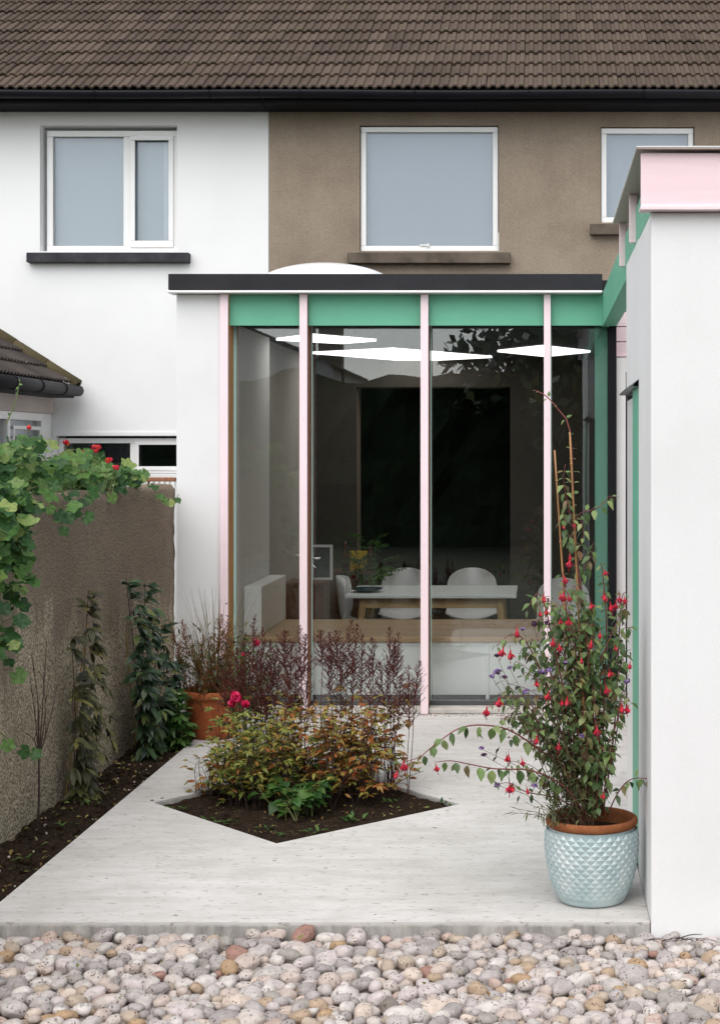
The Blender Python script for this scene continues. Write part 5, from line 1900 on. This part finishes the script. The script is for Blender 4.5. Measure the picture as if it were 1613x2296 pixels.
# ------------------------------------------------------------------ climber spilling over the wall top
def overhang():
    root = Vector((-2.78, 7.7, -.3))
    t = thing('overhanging_climber', root, 'large round-leaved green climber spilling over the garden wall', 'plant')
    st, fo = MB(), Foliage(t, M['lf_climber'], 300)
    mains = []
    trunk = spline([root, (-2.75, 7.7, .6), (-2.70, 7.75, 1.45)], 10)
    st.tube(trunk, .012, .008, 6, 0)
    top = Vector((-2.70, 7.75, 1.45))
    tips = []
    # crest along the wall, lower towards the far end
    for k in range(74):
        f = random.random()
        y = 6.7 + f * 2.9
        z = np.interp(y, [6.7, 7.5, 8.3, 8.9, 9.5], [1.82, 1.78, 1.68, 1.60, 1.55]) * U(.93, 1.0)
        x = U(-2.68, -2.24) if y < 8.4 else U(-2.60, -2.30)
        tips.append(Vector((x, y, max(1.5, z))))
    # curtain down the near face of the wall
    for k in range(16):
        y = U(6.50, 6.93)
        tips.append(Vector((U(-2.33, -2.20), y, U(.72, 1.45))))
    for k in range(4):
        tips.append(Vector((U(-2.33, -2.26), U(7.2, 8.1), U(1.32, 1.46))))
    for e in tips:
        s = top + Vector((0, (e.y - top.y) * .55, U(-.1, .12)))
        mid = s.lerp(e, .5); mid.z = max(mid.z, 1.52) + .05
        if e.z < 1.45: mid.x = -2.36; mid.z = 1.53
        P = spline([top, s, mid, e], 15)
        st.tube(P[5:], .0032, .0013, 4, 0)
        for q, tg, f in along(P, .062, .5):
            if q.z < 1.49 and q.x < -2.34: continue
            out = Vector((U(.1, 1), U(-1, .35), U(-.3, .8))).normalized()
            hub = q + out * U(.03, .08)
            st.tube([q, hub], .0014, .0012, 3, 0, False)
            d = Vector((U(.0, .8), U(-.9, .3), U(-1.0, .2)))
            fo.leaf(hub, d, Vector((U(.1, .9), U(-1.0, -.2), U(.2, .9))), U(.045, .088), 'round', True, U(.85, 1.15))
    # trailing shoots named in the photograph
    for pts, cnt in (([(40, 1120, -2.31), (90, 1125, -2.26), (125, 1140, -2.22), (150, 1150, -2.2)], 3), ([(345, 1098, -2.33), (365, 1112, -2.29), (385, 1120, -2.25), (402, 1108, -2.2)], 5),
                     ([(0, 1640, -2.2), (40, 1672, -2.2), (80, 1690, -2.2)], 1), ([(10, 1420, -2.24), (25, 1440, -2.22), (35, 1455, -2.2)], 2), ([(120, 1150, -2.3), (140, 1180, -2.28), (150, 1205, -2.26)], 4)):
        P = []
        for x, y, X in pts:
            Y = X * F / (x - VX)
            P.append(Vector((X, Y, EYE - (y - VY) / F * Y)))
        P = spline(P, 10)
        st.tube(P, .003, .0014, 5, 0)
        for q, tg, f in along(P, .3 / (cnt + 1), .2):
            fo.leaf(q, Vector((U(0, .6), U(-.5, .5), U(-1, 0))), Vector((.6, -1, .5)), U(.03, .075), 'round', True)
    # a spike of buds
    p0 = at(15, 950, 7.4); p1 = at(45, 855, 7.4)
    P = spline([p0, p0.lerp(p1, .5) + Vector((.01, 0, 0)), p1], 10)
    st.tube(P, .003, .001, 5, 0)
    for q, tg, f in along(P, .012, .1):
        fo.leaf(q, rdir() + Vector((0, 0, .3)), (0, -1, .4), U(.01, .022), 'ovate')
    st.build('stems', M['stem_green'], t)
    fo.done()
    for (x, y, s) in ((148, 990, 1), (152, 994, .7), (212, 1003, 1), (222, 1002, .9), (216, 1010, .8), (243, 1032, 1), (248, 1030, .8), (262, 1048, .9), (66, 958, .8), (256, 1046, .6), (186, 1012, .5)):
        Y = 8.25
        c = at(x, y, Y)
        mb = MB()
        for k in range(12):
            d = rdir(); d.y -= .3
            n = frame(d, rdir()); q = .011 * s
            o = c + d.normalized() * .012 * s
            mb.add([o + n @ Vector((0, math.cos(a) * q, math.sin(a) * q)) for a in [6.283 * j / 6 for j in range(6)]], [tuple(range(6))])
        mb.tube(spline([c, c + Vector((-.02, .03, -.08)), c + Vector((-.04, .02, -.16))], 6), .0016, .0016, 4, 1)
        mb.build('flower', [M['geranium'], M['stem_green']], t)


overhang()


# ------------------------------------------------------------------ litter on the soil, stones, weeds
def litter():
    mb = MB()
    def put(x, y, z, L):
        k = random.randrange(6)
        sh = random.choice(['ovate', 'lance', 'ovate'])
        mt = Matrix.Translation((x, y, z)) @ Euler((U(-.5, .5), U(-.5, .5), U(0, 6.28))).to_matrix().to_4x4() @ Matrix.Scale(L, 4)
        v, f = LG[sh][k]
        mb.add([mt @ Vector(q) for q in v], f)
    for k in range(260):
        put(U(XGW + .03, XL - .01), U(6.2, 10.1), -.012, U(.012, .034))
    for k in range(170):
        a, b = random.random(), random.random()
        x = -1.127 + (a - b) * .70
        y = 7.75 + (a + b - 1) * .75
        put(x, y, -.012, U(.012, .03))
    o = mb.build('leaf_litter', M['lf_litter'])
    tag(o, 'fallen leaves and scraps scattered over the dark soil', 'leaf litter', kind='stuff')
    mb = MB()
    import bmesh
    me = pebble_mesh(3, 1, .1)
    vv = [q.co.copy() for q in me.vertices]; ff = [tuple(q.vertices) for q in me.polygons]
    def clod(x, y, z, r):
        mt = Matrix.LocRotScale(Vector((x, y, z)), Euler((U(0, 3), U(0, 3), U(0, 3))), Vector((r, r * U(.7, 1), r * U(.5, .9))))
        mb.add([mt @ q for q in vv], ff)
    for k in range(700):
        clod(U(XGW + .02, XL - .012), U(5.9, 10.2), -.026, U(.004, .018))
    for k in range(420):
        a, b = random.random(), random.random()
        clod(-1.127 + (a - b) * .70, 7.75 + (a + b - 1) * .75, -.026, U(.004, .014))
    tag(mb.build('soil_clods', M['soil'], None), 'crumbs and clods of dark soil', 'soil', kind='stuff')
    mb = MB()
    for k in range(34):
        clod(U(XGW + .05, XL - .012), U(6.0, 10.1), -.020, U(.004, .012))
    o = mb.build('soil_stones', M['pebble'], None, smooth=True)
    tag(o, 'small pale stones lying in the dark soil strip', 'stones', kind='stuff')
    fo = MB()
    for (x, y, n) in ((352, 1796, 5), (398, 1815, 6), (500, 1842, 10), (520, 1845, 8), (640, 1868, 8), (778, 1835, 12), (795, 1838, 8), (1005, 1799, 10), (880, 1798, 8), (470, 1835, 6), (700, 1862, 6), (590, 1858, 6), (150, 1850, 6), (60, 1925, 5), (215, 1800, 5)):
        p = Vector(gp(x, y, -.012))
        for k in range(n):
            mt = Matrix.Translation(p + Vector((U(-.04, .04), U(-.03, .03), 0))) @ frame(Vector((U(-1, 1), U(-1, 1), U(.1, 1))), (0, 0, 1)) @ Matrix.Scale(U(.015, .04), 4)
            v, f = LG['ovate'][random.randrange(6)]
            fo.add([mt @ Vector(q) for q in v], f)
    tag(fo.build('weeds', M['lf_green'], None), 'tiny green weed seedlings in the bare soil', 'weeds', kind='stuff')
    # loose grit along the foot of the glass
    mb = MB()
    for k in range(260):
        clod(U(-1.6, .40), YG - U(.01, .10), .003, U(.003, .009))
    tag(mb.build('grit', M['pebble'], None, smooth=True), 'line of pale grit along the foot of the glass', 'grit', kind='stuff')


litter()


def debris():
    """windblown bits on the pebbles by the wall"""
    mb = MB()
    for k in range(16):
        p = at(U(1440, 1560), U(2098, 2128), 5.62); p.z = -0.022 + U(0, .012)
        a = U(-.6, .6); l = U(.03, .09)
        d = Vector((math.cos(a), math.sin(a) * .6, U(-.1, .2))) * l
        mb.tube(spline([p, p + d * .5 + Vector((0, 0, .006)), p + d], 5), .0016, .0008, 4)
    o = mb.build('dry_twigs', M['stem_dark'])
    tag(o, 'dry dark twigs caught between pebbles at the foot of the white wall', 'twigs', kind='stuff')
    mb = MB()
    for k in range(46):
        p = Vector((U(-1.9, .6), U(4.95, 5.72), -.008 + U(-.006, .006)))
        mt = Matrix.Translation(p) @ Euler((U(-.6, .6), U(-.6, .6), U(0, 6.28))).to_matrix().to_4x4() @ Matrix.Scale(U(.012, .03), 4)
        v, f = LG[random.choice(['ovate', 'lance'])][random.randrange(6)]
        mb.add([mt @ Vector(q) for q in v], f)
    for k in range(12):
        p = Vector((U(-1.3, .3), U(5.9, 9.8), .004))
        mt = Matrix.Translation(p) @ Euler((U(-.3, .3), U(-.3, .3), U(0, 6.28))).to_matrix().to_4x4() @ Matrix.Scale(U(.008, .018), 4)
        v, f = LG['ovate'][random.randrange(6)]
        mb.add([mt @ Vector(q) for q in v], f)
    tag(mb.build('blown_leaves', M['lf_litter']), 'few small dead leaves blown over the pebbles and patio', 'leaves', kind='stuff')


debris()
